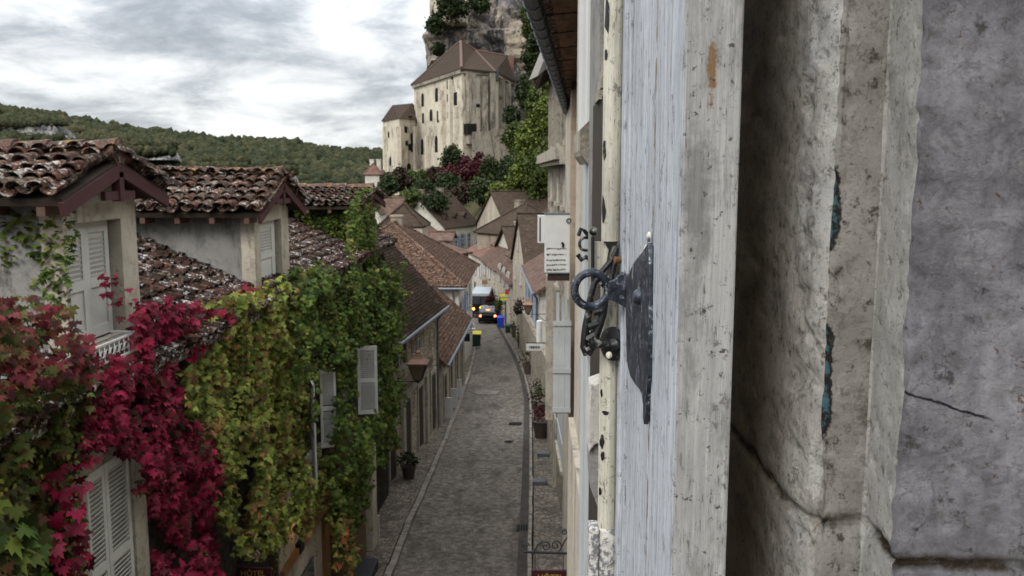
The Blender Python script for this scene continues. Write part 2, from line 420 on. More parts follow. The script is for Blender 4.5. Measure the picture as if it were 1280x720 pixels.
M['cream'] = m_wall('cream render', (.48,.43,.35), (.33,.29,.235), 1.4, st=.62)
M['rubble'] = m_wall('rubble stone wall', (.56,.48,.37), (.38,.32,.25), 1., st=.56, block=3.2, bump=.03)
M['rubble2'] = m_wall('pale rubble stone', (.38,.33,.26), (.25,.22,.175), 1., st=.6, block=2.6, bump=.03)
M['ivywall'] = m_wall('dark stone behind creeper', (.07,.06,.05), (.035,.03,.025), 1.6, st=.5, block=4, bump=.03)  # stone darkened further so its colour supplies the shade between leaves
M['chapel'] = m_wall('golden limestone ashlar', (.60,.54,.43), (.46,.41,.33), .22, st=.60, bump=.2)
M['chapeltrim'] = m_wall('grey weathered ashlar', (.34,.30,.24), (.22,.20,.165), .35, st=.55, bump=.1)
M['nearblack'] = m_plain('near black fill', (.012,.011,.010), .9, .1)  # darkness inside openings put into the colour; also serves the iron covers
M['fw1'] = m_wall('far cream wall', (.42,.37,.29), (.32,.28,.23), .5, st=.62, bump=.05)
M['fw2'] = m_wall('far pale wall', (.52,.49,.43), (.40,.38,.33), .5, st=.64, bump=.05)
M['fw3'] = m_wall('far brown stone wall', (.30,.25,.19), (.22,.185,.145), .6, st=.58, bump=.05)
M['canal'] = m_tile('canal tiles', [(.05,.03,.022),(.13,.06,.042),(.10,.065,.05),(.20,.10,.07),(.07,.045,.035),(.16,.12,.09)], lich=.64, moss=.66)
M['canal2'] = m_tile('lichen covered canal tiles', [(.045,.03,.022),(.10,.045,.034),(.08,.055,.04),(.16,.08,.055),(.06,.04,.03)], lich=.635, lichcol=(.55,.54,.52), moss=.55)
M['flat'] = m_tile('mossy plain tiles', [(.06,.038,.028),(.10,.06,.042),(.085,.055,.04),(.15,.085,.058),(.05,.035,.028)], lich=.68, moss=.48, mosscol=(.035,.032,.016))
M['flat2'] = m_tile('brown plain tiles', [(.12,.07,.048),(.17,.10,.07),(.22,.13,.09),(.14,.085,.06),(.26,.16,.11)], lich=.7, moss=.62, mosscol=(.07,.055,.035), sc_=.8)
M['fr1'] = m_farroof('far brown roof', (.075,.046,.035), (.135,.085,.065))
M['fr2'] = m_farroof('far dark roof', (.036,.025,.018), (.066,.046,.033))
M['fr3'] = m_farroof('far red roof', (.12,.065,.05), (.20,.115,.09), .7)
M['black'] = m_plain('black gloss paint', (.006,.006,.007), .5, .2, var=.2)
M['rubber'] = m_plain('rubber', (.015,.015,.015), .9, .2)
# road, pavement
t = Mt('worn tarmac', .92, .2)
c = t.mix(t.rng(t.noise(.45, 6, .65), .35, .68), (.135,.115,.094), (.225,.195,.163))
c = t.mix(t.rng(t.noise(3.2, 8, .75), .46, .66, 0, .75), c, (.07,.062,.054))
c = t.mix(t.rng(t.noise(11, 7, .85), .5, .60, 0, .85), c, (.035,.030,.025))
c = t.mix(t.rng(t.noise(9, 8, .9), .515, .55, 0, .9), c, (.36,.32,.275)); c = t.mix(t.rng(t.noise(8, 8, .9), .52, .56, 0, .85), c, (.03,.026,.022))
c = t.mix(t.rng(t.noise(4.5, 8, .85), .48, .58, 0, .8), c, (.04,.034,.028)); c = t.mix(t.rng(t.noise(3.1, 8, .85), .54, .62, 0, .55), c, (.21,.185,.16)); c = t.mix(t.rng(t.noise(1.1, 7, .7, stretch=(1,.35,1)), .54, .62, 0, .6), c, (.045,.04,.034))
t.bump(t.noise(30, 6, .8), .012); M['road'] = t.done(c)
t = Mt('rough cobbled pavement', .92, .2)
e = t.vor(7, 'DISTANCE_TO_EDGE'); cc = nd(t.nt, 'ShaderNodeSeparateColor', {'Color': t.vor(7, out=1)}).outputs[0]
c = t.mix(cc, (.115,.097,.078), (.235,.20,.162)); c = t.mix(t.rng(e, .0, .10), (.04,.036,.03), c)
c = t.mix(t.rng(t.noise(1.3, 8, .75), .5, .66, 0, .7), c, (.06,.052,.044))
t.bump(t.rng(e, 0, .15), .02); t.bump(t.noise(30, 6, .8), .01); M['pave'] = t.done(c)
t = Mt('kerb stone', .9, .2)
c = t.mix(t.rng(t.noise(4, 8, .75), .42, .62), (.25,.22,.185), (.10,.088,.075)); t.bump(t.noise(20, 8, .7), .01); M['kerb'] = t.done(c)
# ground / hillside / cliff
t = Mt('earth and scrub', .97, .1)
c = t.mix(t.rng(t.noise(.12, 8, .75), .4, .6), (.06,.065,.025), (.09,.075,.045)); t.bump(t.noise(1, 8, .7), .4); M['ground'] = t.done(c)
t = Mt('wooded hillside floor', .97, .1)
c = t.mix(t.rng(t.noise(.02, 8, .75), .4, .6), (.022,.034,.012), (.04,.045,.02)); t.bump(t.noise(.2, 8, .7), 2.); M['hill'] = t.done(c)
t = Mt('limestone cliff', .95, .15)
c = t.mix(t.rng(t.noise(.13, 9, .7, dist=.6), .36, .62), (.17,.165,.17), (.46,.385,.29))
c = t.mix(t.rng(t.noise(.22, 9, .75, stretch=(1,1,.5), dist=.8), .475, .54, 0, .92), c, (.045,.045,.05))
c = t.mix(t.rng(t.noise(.7, 9, .78), .52, .60, 0, .85), c, (.035,.03,.026))  # dark blotches put the shade of cavities into the rock colour
c = t.mix(t.rng(t.noise(.35, 8, .7), .60, .7, 0, .8), c, (.52,.45,.35))
c = t.mix(t.rng(t.noise(.11, 8, .7), .60, .66, 0, .8), c, (.03,.045,.015))
t.bump(t.noise(.5, 12, .75), 1.2); t.bump(t.vor(.22, stretch=(1,1,.6)), 1.4); M['cliff'] = t.done(c)
t = Mt('pale outcrop', .95, .15)
c = t.mix(t.rng(t.noise(.09, 9, .75, stretch=(1,1,.5)), .4, .6), (.42,.40,.37), (.12,.12,.12)); c = t.mix(t.rng(t.noise(.5, 8, .8, stretch=(1,1,.4)), .52, .6, 0, .9), c, (.03,.035,.02)); t.bump(t.noise(.3, 9, .75), 3.); M['outcrop'] = t.done(c)
# foliage
M['red'] = m_leaf('crimson creeper leaves', [(0,(0.056,0.006,0.011)),(.35,(0.224,0.010,0.035)),(.7,(0.358,0.021,0.069)),(1,(0.469,0.088,0.128))], .3, patch=(.06,.05,.02), pt=0.6)
M['mixed'] = m_leaf('turning creeper leaves', [(0,(0.025,0.045,0.012)),(.3,(0.076,0.113,0.025)),(.5,(0.139,0.135,0.035)),(.68,(0.202,0.079,0.040)),(.86,(0.252,0.068,0.055)),(1,(0.151,0.158,0.040))], .35, 1.3, patch=(.10,.13,.03), pt=0.55)
M['mixedgreen'] = m_leaf('deep green creeper leaves', [(0,(0.030,0.053,0.014)),(.5,(0.087,0.150,0.028)),(.8,(0.198,0.228,0.039)),(1,(0.395,0.176,0.055))], .3)
M['olive'] = m_leaf('olive creeper leaves', [(0,(0.065,0.092,0.017)),(.35,(0.177,0.234,0.044)),(.7,(0.322,0.366,0.071)),(1,(0.416,0.286,0.106))], .35, .8, patch=(0.260,0.111,0.046), pt=0.57)
M['ivy'] = m_leaf('dark green ivy leaves', [(0,(0.025,0.050,0.009)),(.45,(0.083,0.139,0.024)),(.8,(0.144,0.211,0.038)),(1,(0.244,0.266,0.063))], .35, .8, patch=(.24,.22,.05), pt=.60)
M['lime'] = m_leaf('yellow green runner leaves', [(0,(0.091,0.117,0.019)),(.6,(0.221,0.247,0.039)),(1,(0.338,0.221,0.091))], .2)
M['rust'] = m_leaf('dull rose creeper leaves', [(0,(0.052,0.012,0.012)),(.35,(0.173,0.021,0.034)),(.7,(0.259,0.053,0.061)),(1,(0.173,0.090,0.034))], .3, 1.2, patch=(.11,.13,.035), pt=.57)
M['turn'] = m_leaf('orange and yellow creeper leaves', [(0,(0.110,0.154,0.033)),(.5,(0.264,0.242,0.055)),(.8,(0.418,0.132,0.055)),(1,(0.385,0.066,0.066))], .1)
M['tgreen'] = m_leaf('tree foliage', [(0,(0.024,0.042,0.011)),(.5,(0.066,0.096,0.022)),(1,(0.120,0.144,0.033))], .3, .15, trans=.1)
M['tyellow'] = m_leaf('yellow green foliage', [(0,(0.045,0.071,0.014)),(.5,(0.112,0.150,0.026)),(1,(0.186,0.214,0.044))], .3, .15, trans=.1)
M['tdark'] = m_leaf('dark foliage', [(0,(.012,.022,.008)),(.5,(.03,.048,.015)),(1,(.06,.075,.025))], .3, .15, trans=.1)
M['tred'] = m_leaf('red vine foliage', [(0,(.03,.006,.010)),(.5,(.075,.010,.018)),(1,(.10,.035,.03))], .3, .15, trans=.1)
M['tmauve'] = m_leaf('bronze vine foliage', [(0,(.02,.018,.010)),(.5,(.05,.028,.020)),(1,(.045,.06,.022))], .3, .15, trans=.1)
t = Mt('distant wood', .95, .1); i = t.isl()
c = t.ramp(t.mth('ADD', t.mth('MULTIPLY', i, .6), t.mth('MULTIPLY', t.rng(t.noise(.012, 4), .3, .7), .4)), [(0,(.028,.034,.020)),(.4,(.056,.062,.032)),(.75,(.09,.086,.042)),(1,(.15,.105,.055))])
c = t.mix(t.rng(t.noise(.5, 6, .8), .42, .60, 0, .8), c, (.012,.02,.009)); t.bump(t.noise(.5, 6, .8), 2.5); M['wood'] = t.done(c)
# near painted wood
def m_shutter(name, base, grain, streak=1.):
    t = Mt(name, .62, .35)
    g = t.noise(1, 8, .7, stretch=(330, 330, 5)); g2 = t.noise(1, 9, .75, stretch=(120, 120, 9)); g3 = t.noise(14, 8, .75, stretch=(1,1,.35))
    c = t.mix(t.rng(g, .38, .62), mul(base, .78), mul(base, 1.12))
    c = t.mix(t.rng(g2, .50, .68, 0, .7*streak), c, grain)
    c = t.mix(t.rng(g3, .48, .66, 0, .65), c, mul(base, .42))
    c = t.mix(t.rng(t.noise(1, 6, .8, stretch=(420,420,40)), .57, .63, 0, .85), c, mul(grain, .4))
    c = t.mix(t.rng(t.noise(70, 6, .8), .58, .62, 0, .8), c, mul(base, .25))
    t.bump(g, .0006); t.bump(g2, .0012); return t, c
t, c = m_shutter('blue white flaking shutter paint', (.44,.462,.495), (.085,.085,.09))
x, y, z = t.xyz()
# rust bleeding out of the board joint
d = t.mth('ABSOLUTE', t.mth('ADD', y, -W(818,100,X=.0827).y)); nn = t.noise(1, 6, .8, stretch=(60,60,45))
c = t.mix(t.mth('MULTIPLY', t.rng(d, .0016, .0055, 1, 0), t.rng(nn, .46, .56)), c, (.14,.085,.035))
t.bump(t.noise(90, 6, .7), .0008); M['shut'] = t.done(c)
t, c = m_shutter('grey shutter edge paint', (.36,.355,.34), (.13,.12,.11), .5)
def ell(t, u, v, u0, v0, a, b, nsc=60, na=1.4, st=None):
    n = t.noise(nsc, 7, .75, stretch=st)
    q = t.mth('SQRT', t.mth('ADD', t.mth('POWER', t.mth('DIVIDE', t.mth('ADD', u, -u0), a), 2.), t.mth('POWER', t.mth('DIVIDE', t.mth('ADD', v, -v0), b), 2.)))
    return t.mth('ADD', q, t.mth('MULTIPLY', t.mth('ADD', n, -.5), na))
x, y, z = t.xyz(); p = W(890, 85, Y=.5)
c = t.mix(t.rng(ell(t, x, z, p.x, p.z, .0028, .022, 130, 3.2), .6, 1.), (.17,.085,.025), c)
p = W(873, 240, Y=.5); c = t.mix(t.rng(ell(t, x, z, p.x, p.z, .009, .035, 60, 3.5), .5, 1.3, .65, 0), c, (.10,.095,.09))
c = t.mix(t.rng(t.noise(1, 8, .78, stretch=(40,40,12)), .50, .60, 0, .65), c, (.15,.14,.13))
c = t.mix(t.rng(t.noise(150, 5, .75), .60, .63, 0, .9), c, (.035,.028,.02)); M['shutedge'] = t.done(c)
t, c = m_shutter('cream enamel on iron rod', (.52,.49,.40), (.25,.21,.15), .3)
x, y, z = t.xyz(); M['rod'] = t.done(c)
t = Mt('flaking cream paint over grey metal', .6, .35)
c = t.mix(t.rng(t.noise(140, 8, .75), .47, .53), (.52,.50,.45), (.15,.15,.16)); t.bump(t.noise(140, 8, .75), .001); M['flake'] = t.done(c)
t = Mt('blue black wrought iron', .42, .5, .35)
c = t.mix(t.rng(t.noise(60, 8, .7), .40, .62), (.009,.011,.018), (.042,.050,.070))
c = t.mix(t.rng(t.noise(170, 6, .8), .56, .60, 0, .8), c, (.24,.25,.28))
c = t.mix(t.rng(t.noise(44, 6, .75), .61, .64, 0, .9), c, (.40,.39,.35))
t.bump(t.noise(260, 6, .7), .0006); M['latch'] = t.done(c)
t = Mt('black enamelled iron', .4, .5, .2)
c = t.mix(t.rng(t.noise(90, 8, .75), .56, .60, 0, .8), (.008,.008,.009), (.22,.21,.18)); t.bump(t.noise(200, 6, .7), .0005); M['blackiron'] = t.done(c)
def m_stone(kind):
    t = Mt('stone '+kind, .9, .2); x, y, z = t.xyz()
    if kind == 'cream':
        c = t.mix(t.rng(t.noise(16, 9, .7, stretch=(1,1,.5)), .35, .66), (.86,.84,.82), (.64,.59,.51))
        c = t.mix(t.rng(t.noise(1, 8, .75, stretch=(90,90,12)), .5, .7, 0, .5), c, (.30,.25,.18))
        # browner behind the shutter: shade of the narrow gap put into the stone colour
        f = t.rng(t.mth('ADD', y, t.mth('MULTIPLY', t.noise(9, 5, .6, stretch=(1,1,.3)), .10)), .585, .70); c = t.mix(f, c, (.46,.34,.20))
        c = t.mix(t.rng(t.noise(120, 8, .8), .54, .60, 0, .8), c, (.17,.15,.12)); c = t.mix(t.rng(t.noise(40, 8, .8), .5, .7, 0, .5), c, (.30,.28,.26))
    elif kind == 'brown':
        c = t.mix(t.rng(t.noise(22, 9, .75, stretch=(1,1,.6)), .35, .66), (.52,.48,.435), (.35,.315,.28))
        c = t.mix(t.rng(t.noise(1, 8, .75, stretch=(60,60,220), ), .52, .68, 0, .4), c, (.42,.38,.33))
        c = t.mix(t.rng(t.noise(75, 7, .78), .555, .61, 0, .85), c, (.07,.05,.035)); c = t.mix(t.rng(t.noise(18, 8, .8), .54, .62, 0, .6), c, (.13,.10,.075))
    elif kind == 'white':
        c = t.mix(t.rng(t.noise(30, 9, .7, stretch=(1,1,.4)), .35, .68), (.76,.74,.70), (.56,.53,.48))
        c = t.mix(t.rng(t.noise(90, 7, .78), .56, .62, 0, .75), c, (.20,.16,.11))
    else:
        c = t.mix(t.rng(t.noise(13, 10, .75), .38, .60), (.47,.455,.485), (.215,.205,.225))
        c = t.mix(t.rng(t.noise(55, 8, .8), .53, .60, 0, .6), c, (.40,.39,.39))
        c = t.mix(t.rng(t.noise(38, 8, .8), .575, .62, 0, .8), c, (.075,.06,.055))
        c = t.mix(t.rng(t.noise(90, 6, .8), .62, .65, 0, .9), c, (.15,.075,.045))
        # hairline crack
        a, b = W(1128,490,Y=.47), W(1242,525,Y=.47); w = t.mth('ADD', z, t.mth('MULTIPLY', t.mth('ADD', t.noise(60, 6, .7), -.5), .006))
        ln = t.mth('ABSOLUTE', t.mth('SUBTRACT', w, t.mth('ADD', t.mth('MULTIPLY', t.mth('ADD', x, -a.x), (b.z-a.z)/(b.x-a.x)), a.z)))
        inx = t.mth('MULTIPLY', t.rng(x, a.x-.004, a.x+.001), t.rng(x, b.x+.001, b.x-.006))
        c = t.mix(t.mth('MULTIPLY', t.rng(ln, .0004, .0011, 1, 0), inx), c, (.02,.02,.03))
        t.bump(t.rng(t.noise(1, 6, .6, stretch=(36,36,36), dist=1.2), .52, .6), .003); t.bump(t.rng(t.vor(60), 0, .35), .0012)
    # dirt in the broken mortar joint
    wz = t.mth('ADD', z, t.mth('MULTIPLY', t.mth('ADD', t.noise(38, 6, .7), -.5), .012))
    zj = ZJ if kind != 'grey' else ZJ2
    dj = t.mth('ABSOLUTE', t.mth('ADD', wz, -zj))
    c = t.mix(t.mth('MULTIPLY', t.rng(dj, .0022, .0062, 1, 0), t.rng(t.noise(26, 5, .7), .34, .56)), c, (.05,.035,.022) if kind != 'cream' else (.16,.115,.07))
    if kind == 'brown':
        m = None
        for px, py, a, b in ((1042,20,.0050,.032),(1037,175,.0036,.011),(1037,262,.0072,.025),(1030,425,.0058,.0095),(1024,492,.0072,.034),(1017,578,.0050,.023)):
            p = W(px, py, Y=.515); q = ell(t, x, z, p.x, p.z, a, b, 110, 1.3); m = q if m is None else t.mth('MINIMUM', m, q)
        c = t.mix(t.rng(m, .95, 1.1), (.03,.026,.024), c)
        tl = t.mth('MULTIPLY', t.rng(m, .72, .85, 1, 0), t.rng(t.noise(150, 6, .75), .46, .52)); c = t.mix(tl, c, (.085,.19,.215))
        t.bump(t.rng(m, .9, 1.05), .0012)
    g1, g2 = t.noise(45, 10, .75), t.noise(210, 8, .8)
    c = t.mix(t.rng(g2, .46, .38, 0, .6), c, mul((.5,.46,.42), .35)); c = t.mix(t.rng(g1, .45, .36, 0, .45), c, mul((.5,.46,.42), .4))  # pits darkened in the colour so the relief shows under soft light
    t.bump(g1, .012); t.bump(g2, .006)
    return t.done(c)
ZJ = W(1000,650,X=.163).z; ZJ2 = ZJ-.004
for k in ('cream','brown','white','grey'): M['st_'+k] = m_stone(k)
# ------------------------------------------------------------------ world and sun (overcast)
w = bpy.data.worlds.new("World"); sc.world = w; w.use_nodes = True; nt = w.node_tree; bg = nt.nodes['Background']
SUN_EL, SUN_AZ = R(40), R(209)     # azimuth of the sun in degrees clockwise from +Y
sky = nd(nt, 'ShaderNodeTexSky', sky_type='NISHITA', sun_disc=False, sun_elevation=SUN_EL, sun_rotation=SUN_AZ)
tc = nd(nt, 'ShaderNodeTexCoord').outputs['Generated']
sp = nd(nt, 'ShaderNodeSeparateXYZ', {0: tc})
zc = nd(nt, 'ShaderNodeMath', {0: nd(nt, 'ShaderNodeMath', {0: sp.outputs[2], 1: 0.}, operation='MAXIMUM').outputs[0], 1: .20}, operation='ADD').outputs[0]
dv = nd(nt, 'ShaderNodeVectorMath', {0: tc, 1: nd(nt, 'ShaderNodeCombineXYZ', {0: zc, 1: zc, 2: 1.}).outputs[0]}, operation='DIVIDE').outputs[0]
mp1 = nd(nt, 'ShaderNodeMapping', {'Vector': dv, 'Rotation': (0,0,R(-16)), 'Scale': (1.,1.35,0.)}).outputs[0]
n1 = nd(nt, 'ShaderNodeTexNoise', {'Vector': mp1, 'Scale': 1.5, 'Detail': 9, 'Roughness': .56, 'Distortion': .5}).outputs[0]
mp2 = nd(nt, 'ShaderNodeMapping', {'Vector': tc, 'Rotation': (0,R(8),0), 'Location': (3.3,1.1,.4), 'Scale': (1.,1.,2.9)}).outputs[0]
n2 = nd(nt, 'ShaderNodeTexNoise', {'Vector': mp2, 'Scale': 8.5, 'Detail': 10, 'Roughness': .62, 'Distortion': .3}).outputs[0]
ad = nd(nt, 'ShaderNodeMath', {0: nd(nt, 'ShaderNodeMath', {0: n1, 1: .42}, operation='MULTIPLY').outputs[0], 1: nd(nt, 'ShaderNodeMath', {0: n2, 1: .58}, operation='MULTIPLY').outputs[0]}, operation='ADD').outputs[0]
cr = nd(nt, 'ShaderNodeValToRGB', {'Fac': ad}); e = cr.color_ramp.elements
CS = [(.38,(3.0,3.2,3.5)),(.45,(4.2,4.45,4.75)),(.50,(5.7,5.9,6.1)),(.55,(7.1,7.2,7.3)),(.62,(8.6,8.65,8.7))]
while len(e) < len(CS): e.new(.5)
for i, (p, c) in enumerate(CS): e[i].position = p; e[i].color = tuple(v/10 for v in c)+(1,)
# an overcast sky is about three times brighter overhead than at the horizon
zf = nd(nt, 'ShaderNodeMapRange', {'Value': sp.outputs[2], 'From Min': .12, 'From Max': .9, 'To Min': 7.7*CLOUD, 'To Max': 30*CLOUD}).outputs[0]
cl = nd(nt, 'ShaderNodeVectorMath', {0: cr.outputs[0], 1: nd(nt, 'ShaderNodeCombineXYZ', {0: zf, 1: zf, 2: zf}).outputs[0]}, operation='MULTIPLY').outputs[0]
mx = nd(nt, 'ShaderNodeMix', data_type='RGBA'); mx.inputs[0].default_value = .93
nt.links.new(sky.outputs[0], mx.inputs[6]); nt.links.new(cl, mx.inputs[7])
nt.links.new(mx.outputs[2], bg.inputs[0]); bg.inputs[1].default_value = .12
sl = bpy.data.lights.new('sun', 'SUN'); sl.energy = 1.5; sl.angle = R(20); sl.color = (1,.97,.92)
so = bpy.data.objects.new('sun', sl); COL.objects.link(so)
d = Vector((math.sin(SUN_AZ)*math.cos(SUN_EL), math.cos(SUN_AZ)*math.cos(SUN_EL), math.sin(SUN_EL)))
so.rotation_euler = d.to_track_quat('Z', 'Y').to_euler()
sc.view_settings.view_transform = 'Standard'; sc.view_settings.look = 'None'; sc.view_settings.exposure = EXPO; sc.view_settings.gamma = 1
sc.cycles.use_denoising = True; sc.cycles.max_bounces = 5; sc.cycles.diffuse_bounces = 1
# ------------------------------------------------------------------ OWN HOUSE (right foreground)
FX = .163
own = thing('stone_house', 'weathered pale stone house filling the right side, seen along its facade from the open window', 'house', (FX, 0, -8.4))
# window jamb: profile walks from far along the facade to the inner splay
c0 = W(1018,360,Y=.515).x; c1 = W(1096,360,Y=.515).x; c2 = W(1138,360,Y=.47).x
def seg(a, b, n): return [(a[0]+(b[0]-a[0])*k/n, a[1]+(b[1]-a[1])*k/n) for k in range(n)]
prof = seg((FX,1.30),(FX,.545),110)
prof += [(FX+.012-(.012)*math.cos(a), .545-.012*1.0*math.sin(a)-(.018)*(k/8)) for k, a in [(k, math.pi/2*k/8) for k in range(8)]]
i1 = len(prof)-1
prof += seg((max(c0,FX+.012),.515),(c1,.517),34); i2 = len(prof)-1
prof += seg((c1+.001,.517),(c2,.472),22); i3 = len(prof)-1
prof += seg((c2+.001,.470),(.62,.462),150)+[(.62,.462)]
zs = np.concatenate([np.linspace(-.62,.32,300)])
Vs = []; n_ = len(prof)
P2 = [Vector((p[0],p[1],0)) for p in prof]; nrm = []
for i in range(n_):
    tt = (P2[min(i+1,n_-1)]-P2[max(i-1,0)]).normalized(); nrm.append(Vector((tt.y,-tt.x,0)) if False else Vector((-abs(tt.y), -abs(tt.x), 0)))
for zi in zs:
    for i in range(n_):
        p = Vector((prof[i][0], prof[i][1], zi)); q = p*1.
        rough = 1.0 if i < i1 else (.8 if i < i3 else 1.35)
        d = mn.fractal(p*30, 1., 2.1, 5)*.0017*rough + mn.noise(p*9)*.0014 - max(0, mn.noise(p*85)-.28)*.0035*rough
        if i >= i3: d += max(0, mn.fractal(p*42,1.,2.,3)-.12)*.0075*smooth(.27,.36,p.x+.05*mn.noise(p*6)) - max(0, mn.noise(p*55+Vector((3,1,2)))-.3)*.006 + mn.noise(Vector((p.x*240,0,p.z*18)))*.0004
        if i in range(i1-7, i1+9): d += min(0, mn.fractal(p*60,1.,2.,3)-.05)*.0045
        if abs(i-i3) < 5 or abs(i-i2) < 3: d += mn.noise(Vector((1,p.z*75,3)))*.0016
        zj = (ZJ if i < i3 else ZJ2)+.004*mn.noise(Vector((p.x*45,p.y*45,2)))+.0015*mn.noise(Vector((p.x*200,p.y*200,7)))
        w_ = .0028*(1.1+.9*mn.noise(Vector((p.x*90,p.y*90,5)))); g = math.exp(-((zi-zj)/w_)**2)
        d -= .0042*g*(1. if i < i3+3 else .6)
        q = p + nrm[i]*d; Vs.append(q)
nz_ = len(zs); F = [(j*n_+i, j*n_+i+1, (j+1)*n_+i+1, (j+1)*n_+i) for j in range(nz_-1) for i in range(n_-1)]
me = bpy.data.meshes.new('jamb'); off = own.location
me.from_pydata([(v.x-off.x, v.y-off.y, v.z-off.z) for v in Vs], [], [f[::-1] for f in F]); me.update()
for k in ('cream','brown','white','grey'): me.materials.append(M['st_'+k])
mi = np.array([(0 if i < i1 else 1 if i < i2 else 2 if i < i3 else 3) for j in range(nz_-1) for i in range(n_-1)], dtype=np.int32)
me.polygons.foreach_set('material_index', mi); me.polygons.foreach_set('use_smooth', np.ones(len(mi), bool))
link('window_jamb', me, None, own)
mb = MB()   # jamb stone above and below the detailed courses
for za, zb in ((-1.3,-.618),(.318,1.6)): mb = MB(); mb.slab([(FX+.003,1.30,zb),(FX+.003,.54,zb),(FX+.015,.52,zb),(c1,.52,zb),(c2,.475,zb),(.62,.465,zb),(.9,.465,zb),(.9,1.3,zb)], zb-za, (0,0,1)); mb.build('jamb_block', M['stonetrim'], own)
# facade continuing up the street, with the strips, corbels and surrounds of the next windows
mb = MB(); mb.box(FX+.012,.9,1.29,1.93,-8.6,4.2); mb.box(FX+.02,.9,-1.6,4.55,-9.4,-1.29); mb.box(FX+.02,.9,-1.6,1.30,1.59,4.2)
mb.box(FX+.05,.9,1.92,4.55,-8.6,4.2)
mb.build('wall', M['cream'], own)
def ypx(px, X=.14): return W(px, 215, X=X).y
y748, y735, y727, y722, y713 = ypx(748), ypx(735), ypx(727), ypx(721), ypx(714)
mb = MB(); mb.box(.128,FX+.06,1.55,y748+.02,-7.5,W(750,130,Y=1.9).z); mb.build('shadow_gap', M['darkwood'], own)  # dark strip standing in for the shadow gap between shutter and wall
mb = MB(); mb.box(.140,FX+.03,y748,y735-.03,-.02+gz(455,2.1),3.6); mb.build('pilaster', M['plaster'], own)
mb = MB()
mb.box(.136,FX+.03,y735,y735+.10,gz(160,2.4),3.6); mb.box(.128,FX+.03,y735+.12,y727,gz(160,2.4),3.6); mb.box(.150,FX+.03,y735+.09,y735+.13,gz(160,2.4),3.6)
mb.build('window_surround', M['whiteblue'] if 'whiteblue' in M else M['whitepaint'], own)
def corbel(ya, yb, za, zb, xo, mat, name='corbel'):
    m = MB(); pts = [(xo+.02,za),(xo+.004,za+(zb-za)*.18),(xo,za+(zb-za)*.3),(xo,zb-(zb-za)*.25),(xo+.03,zb),(FX+.06,zb),(FX+.06,za)]
    P = [(x, ya, z) for x, z in pts]; m.slab(P, yb-ya, (0,-1,0)); m.build(name, mat, own)
corbel(y735-.02, y727+.06, gz(205,2.4), gz(150,2.4), .118, M['stonetrim'])
mb = MB(); mb.box(.143,FX+.03,y735-.02,y735+.05,-3.,gz(205,2.4)); mb.box(.138,FX+.03,y735+.08,y727-.1,-3.,gz(205,2.4)); mb.build('shutter_stile', M['greypaint'], own)
# projecting stone cornice over the next window (drip mouldings stepped in section)
def cornice(pts2, d_, mat, name='cornice'):
    m = MB(); m.slab(pts2, d_, (0,-1,0)); return m.build(name, mat, own)
ca, cb = W(757,62,Y=1.84), W(743,130,Y=1.84)
mb = MB()
for k in range(5):
    f0, f1 = k/5, (k+1)/5
    za, zb = cb.z+(ca.z-cb.z)*f0, cb.z+(ca.z-cb.z)*f1-.004
    xo = cb.x+(ca.x-cb.x)*f0
    mb.box(xo, FX+.05, 1.72, 1.84, za, zb)
mb.build('window_hood', M['stonetrim'], own)
# chamfered cream blocks below (px 735-750, y 450-600)
pz0, pz1 = gz(600,1.9), gz(445,1.9)
mb = MB(); mb.slab([W(a,b,Y=1.6) for a, b in ((738,482),(760,474),(760,552),(744,556),(736,566),(735,520))],.07,(0,-1,0)); mb.build('window_sill', M['sillpaint'], own, bevel=.003)
mb = MB(); mb.slab([W(a,b,Y=1.612) for a, b in ((736,566),(744,556),(760,552),(760,640),(748,636),(738,610))],.06,(0,-1,0)); mb.build('sill_block', M['plaster'], own)
# ------------------------------------------------------------------ THE OPEN SHUTTER
SX = .0827; Ya = .50; Yb = W(778,360,X=SX).y
sh = thing('window_shutter', 'open wooden shutter leaf with flaking blue white paint and black iron latch in the foreground', 'shutter', (SX, Ya, -1.0))
yj = W(818,300,X=SX).y; y2 = W(786,300,X=SX).y
mb = MB(); mb.box(SX,.1145,Ya,yj-.0012,-1.,.75); mb.build('hinge_stile', M['shutedge'], sh, bevel=.0012)
mb = MB(); mb.box(SX-.0006,SX+.004,Ya+.0012,yj-.002,-.998,.748); mb.build('front_board', M['shut'], sh, bevel=.0008)
mb = MB(); mb.box(SX+.0012,.112,yj+.0012,y2-.001,-1.,.75); mb.build('centre_board', M['shut'], sh, bevel=.001)
mb = MB(); mb.box(SX-.001,.1145,y2+.001,y2+.02,-1.,.75); mb.box(SX-.0035,.110,y2+.021,Yb,-1.,.75); mb.build('free_stile', M['shut'], sh, bevel=.001)
